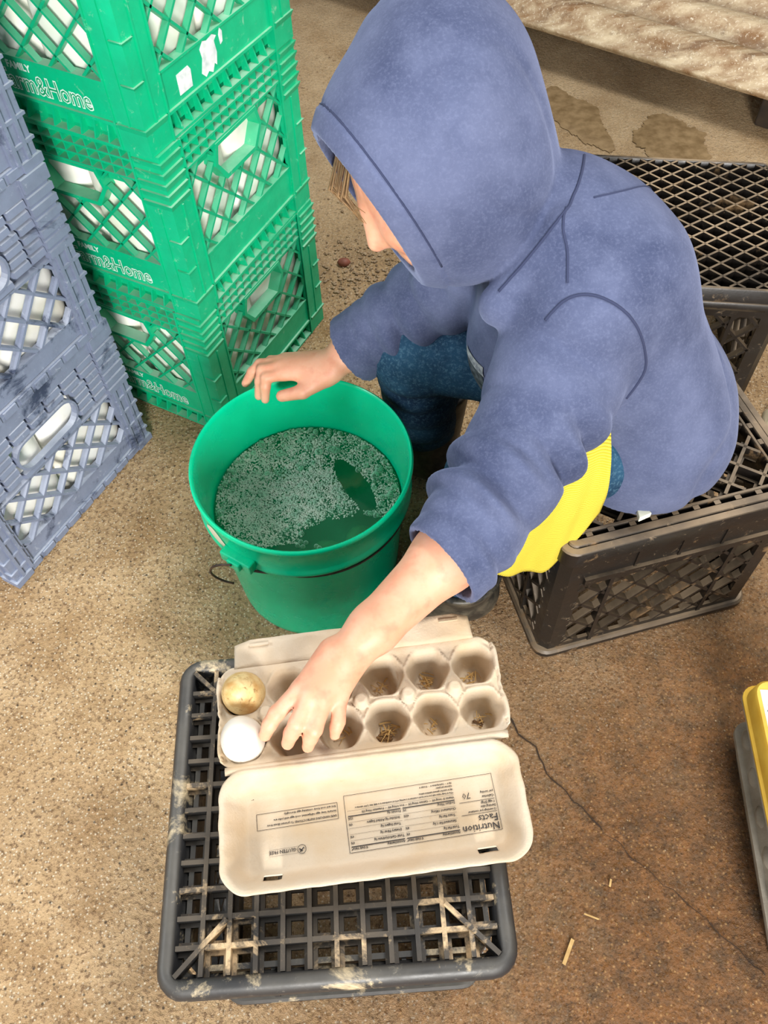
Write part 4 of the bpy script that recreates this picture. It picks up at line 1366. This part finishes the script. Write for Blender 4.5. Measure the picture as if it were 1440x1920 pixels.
def on_cloth(pts, r, name, mat, lift=.0, sub=8):
    P = []
    pts = [Vector(p) for p in pts]
    for i in range(len(pts) - 1):
        p0, p1, p2, p3 = pts[max(i-1,0)], pts[i], pts[i+1], pts[min(i+2, len(pts)-1)]
        for k in range(sub):
            t = k/sub
            q = .5*((2*p1) + (p2 - p0)*t + (2*p0 - 5*p1 + 4*p2 - p3)*t*t + (3*p1 - p0 - 3*p2 + p3)*t**3)
            loc, nor, _, _ = hb.find_nearest(q); P.append(loc + nor*lift)
    loc, nor, _, _ = hb.find_nearest(pts[-1]); P.append(loc + nor*lift)
    b = MB(); b.tube(P, r, 6); return b.build(name, mat, hoodie, smooth=True)
on_cloth([(.150,.600,.570),(.178,.612,.585),(.205,.614,.585),(.232,.612,.565),(.258,.605,.530),(.270,.597,.500),(.257,.588,.468)], .0016, 'armhole_seam', SEAM)
on_cloth([(.187,.692,.625),(.183,.673,.615),(.185,.654,.605),(.183,.628,.590)], .0014, 'shoulder_seam', SEAM)
on_cloth([(.216,.765,.640),(.200,.712,.640),(.180,.683,.630),(.156,.668,.600),(.122,.655,.560)], .0016, 'neck_seam', SEAM)
on_cloth([(.214,.703,.625),(.248,.720,.605),(.282,.760,.580)], .0010, 'yoke_seam', SEAM)
# stitched line behind the edge of the hood
P_ = []
for k in range(73):
    a = math.radians(-90 + 360*k/72)
    d_ = Vector(HS)*math.cos(a) + Vector(HU)*math.sin(a); o_ = Vector(HC + HN*(OPEN - .021))
    hit = hb.ray_cast(o_ + d_*.3, -d_)
    P_.append(hit[0] if hit[0] and (hit[0] - o_).length < .108 else None)
runs = [[]]
for q in P_:
    if q is None or (runs[-1] and (q - runs[-1][-1]).length > .022): runs.append([])
    if q is not None: runs[-1].append(q)
P_ = max(runs, key=len)
b = MB(); b.tube(P_, .0011, 6); b.build('brim_stitching', SEAM, hoodie, smooth=True)
# cracked print on the chest
PRN = simple('cracked_print', lin(30,34,44), .7, lin(90,96,104), 140); PRW = simple('cracked_print_edge', lin(176,180,182), .8, lin(90,96,110), 160)
def cloth_patch(c0, ux, uy, nx, ny, name, mat, off):
    v = []; f = []
    for j in range(ny + 1):
        for i in range(nx + 1):
            q = Vector(c0) + Vector(ux)*(i/nx) + Vector(uy)*(j/ny)
            loc, nor, _, _ = hb.find_nearest(q); v.append(tuple(loc + nor*off))
    for j in range(ny):
        for i in range(nx): a = j*(nx+1) + i; f.append((a, a+1, a+nx+2, a+nx+1))
    b = MB(); b.add(v, f); return b.build(name, mat, hoodie, smooth=True)
cloth_patch((.105,.715,.420), (.045,-.020,.0), (.008,-.010,-.060), 10, 12, 'chest_print', PRN, .0010)
cloth_patch((.105,.718,.427), (.045,-.022,.0), (.001,-.002,-.009), 10, 3, 'chest_print_edge', PRW, .0014)

# jeans
jn = soft_noise(14, 45)
jeans_p = [Cone((.300,.640,.348), (.130,.578,.338), .066, .056, .0, (.003,.06,1,1)), Cone((.130,.578,.338), (.108,.600,.115), .055, .046, .02, (.003,.05,2,1)),
           Cone((.310,.745,.350), (.052,.825,.322), .070, .062, .02, (.003,.06,.3,1)), Cone((.052,.825,.322), (.070,.860,.135), .060, .052, .02, (.003,.05,2.6,1)),
           Ell((.318,.690,.350), (.080,.108,.064), None, .03)]
def f_jeans(P, c, R):
    d = union(jeans_p, P, c, R) - .0018*jn(P)
    d = np.maximum(d, .2815 - P[:,2] + 10*np.maximum(0, .20 - P[:,0])*0 - np.where(P[:,0] < .185, 1.0, 0))
    return d
jeans = sdf_mesh('jeans', f_jeans, (-.03,.48,.01), (.47,.92,.47), .0042, DENIM, person)
b = MB(); b.prism([(.300,.545),(.316,.552),(.312,.561),(.300,.558)], .296, .304, lambda u, w, h: (u, w, h)); b.build('shirt_tail', simple('white_shirt', lin(235,236,215), .8), person, bevel=.001)
# boots
def boot(ank, toe, knee_z, name, label):
    a = V3(*ank); t = V3(*toe); d = unit(t - a)
    pr = [Cone((a[0], a[1], knee_z), (a[0], a[1], .07), .062, .050, 0), Cone((a[0], a[1], .05), a + V3(0,0,.0) - d*.01 + V3(0,0,.04), .045, .042, .02),
          Cone(a - d*.02 + V3(0,0,.036), t + V3(0,0,.034), .038, .036, .025)]
    def f(P, c, R):
        q = union(pr, P, c, R); q = np.maximum(q, .0005 - P[:,2])
        s = np.maximum(np.maximum(union([pr[2]], P) - .004, P[:,2] - .014), .0005 - P[:,2])
        q = np.minimum(q, s)
        q = np.maximum(q, P[:,2] - knee_z)
        return np.maximum(q, -Cone((a[0], a[1], knee_z + .05), (a[0], a[1], .10), .056, .046, 0)(P))
    lo = np.minimum(a, t) - .09; hi = np.maximum(a, t) + .09; lo[2] = -.006; hi[2] = knee_z + .02
    o = sdf_mesh(name, f, lo, hi, .004, BOOT, person); o['label'] = label; return o
boot((.104,.606,0), (.010,.590,0), .110, 'boot', 'worn olive-grey rubber boot')
boot((.076,.872,0), (.005,.900,0), .205, 'boot', 'tall black rubber boot beside the bucket')

# yellow knitted cloth across the near thigh
ax0, ax1 = Vector((.252,.630,.340)), Vector((.080,.568,.335))
b = MB(); L = []
ns, nt = 40, 34
hang = lambda s: .030 + .088*sm(.0, .36, s)*(1 - .55*sm(.42, .85, s))
for i in range(ns + 1):
    s = i/ns; c_ = ax0.lerp(ax1, s); R_ = .083 - .008*s; row_ = []
    for j in range(nt + 1):
        t = j/nt; arc = math.radians(100)*R_; tot = arc + hang(s); ln = t*tot
        wr = .0035*math.sin(s*13 + t*5) + .0022*math.sin(s*25 - t*7)
        if ln < arc:
            a = math.radians(100) - ln/R_
            p = c_ + Vector((0, -math.cos(a)*1.0, 0))*(R_ + wr) + Vector((0, 0, math.sin(a)))*(R_ + wr)
        else:
            p = c_ + Vector((0, -(R_ + wr) - .002*math.sin(s*9), -(ln - arc)))
        row_.append(tuple(p))
    L.append(row_)
b.loops(L, closed=False)
yc = solid(b.build('yellow_cloth', YELLOW, None, smooth=True), .003, 0)
tag(yc, 'yellow ribbed knit cloth draped over the near thigh of the child', 'cloth')
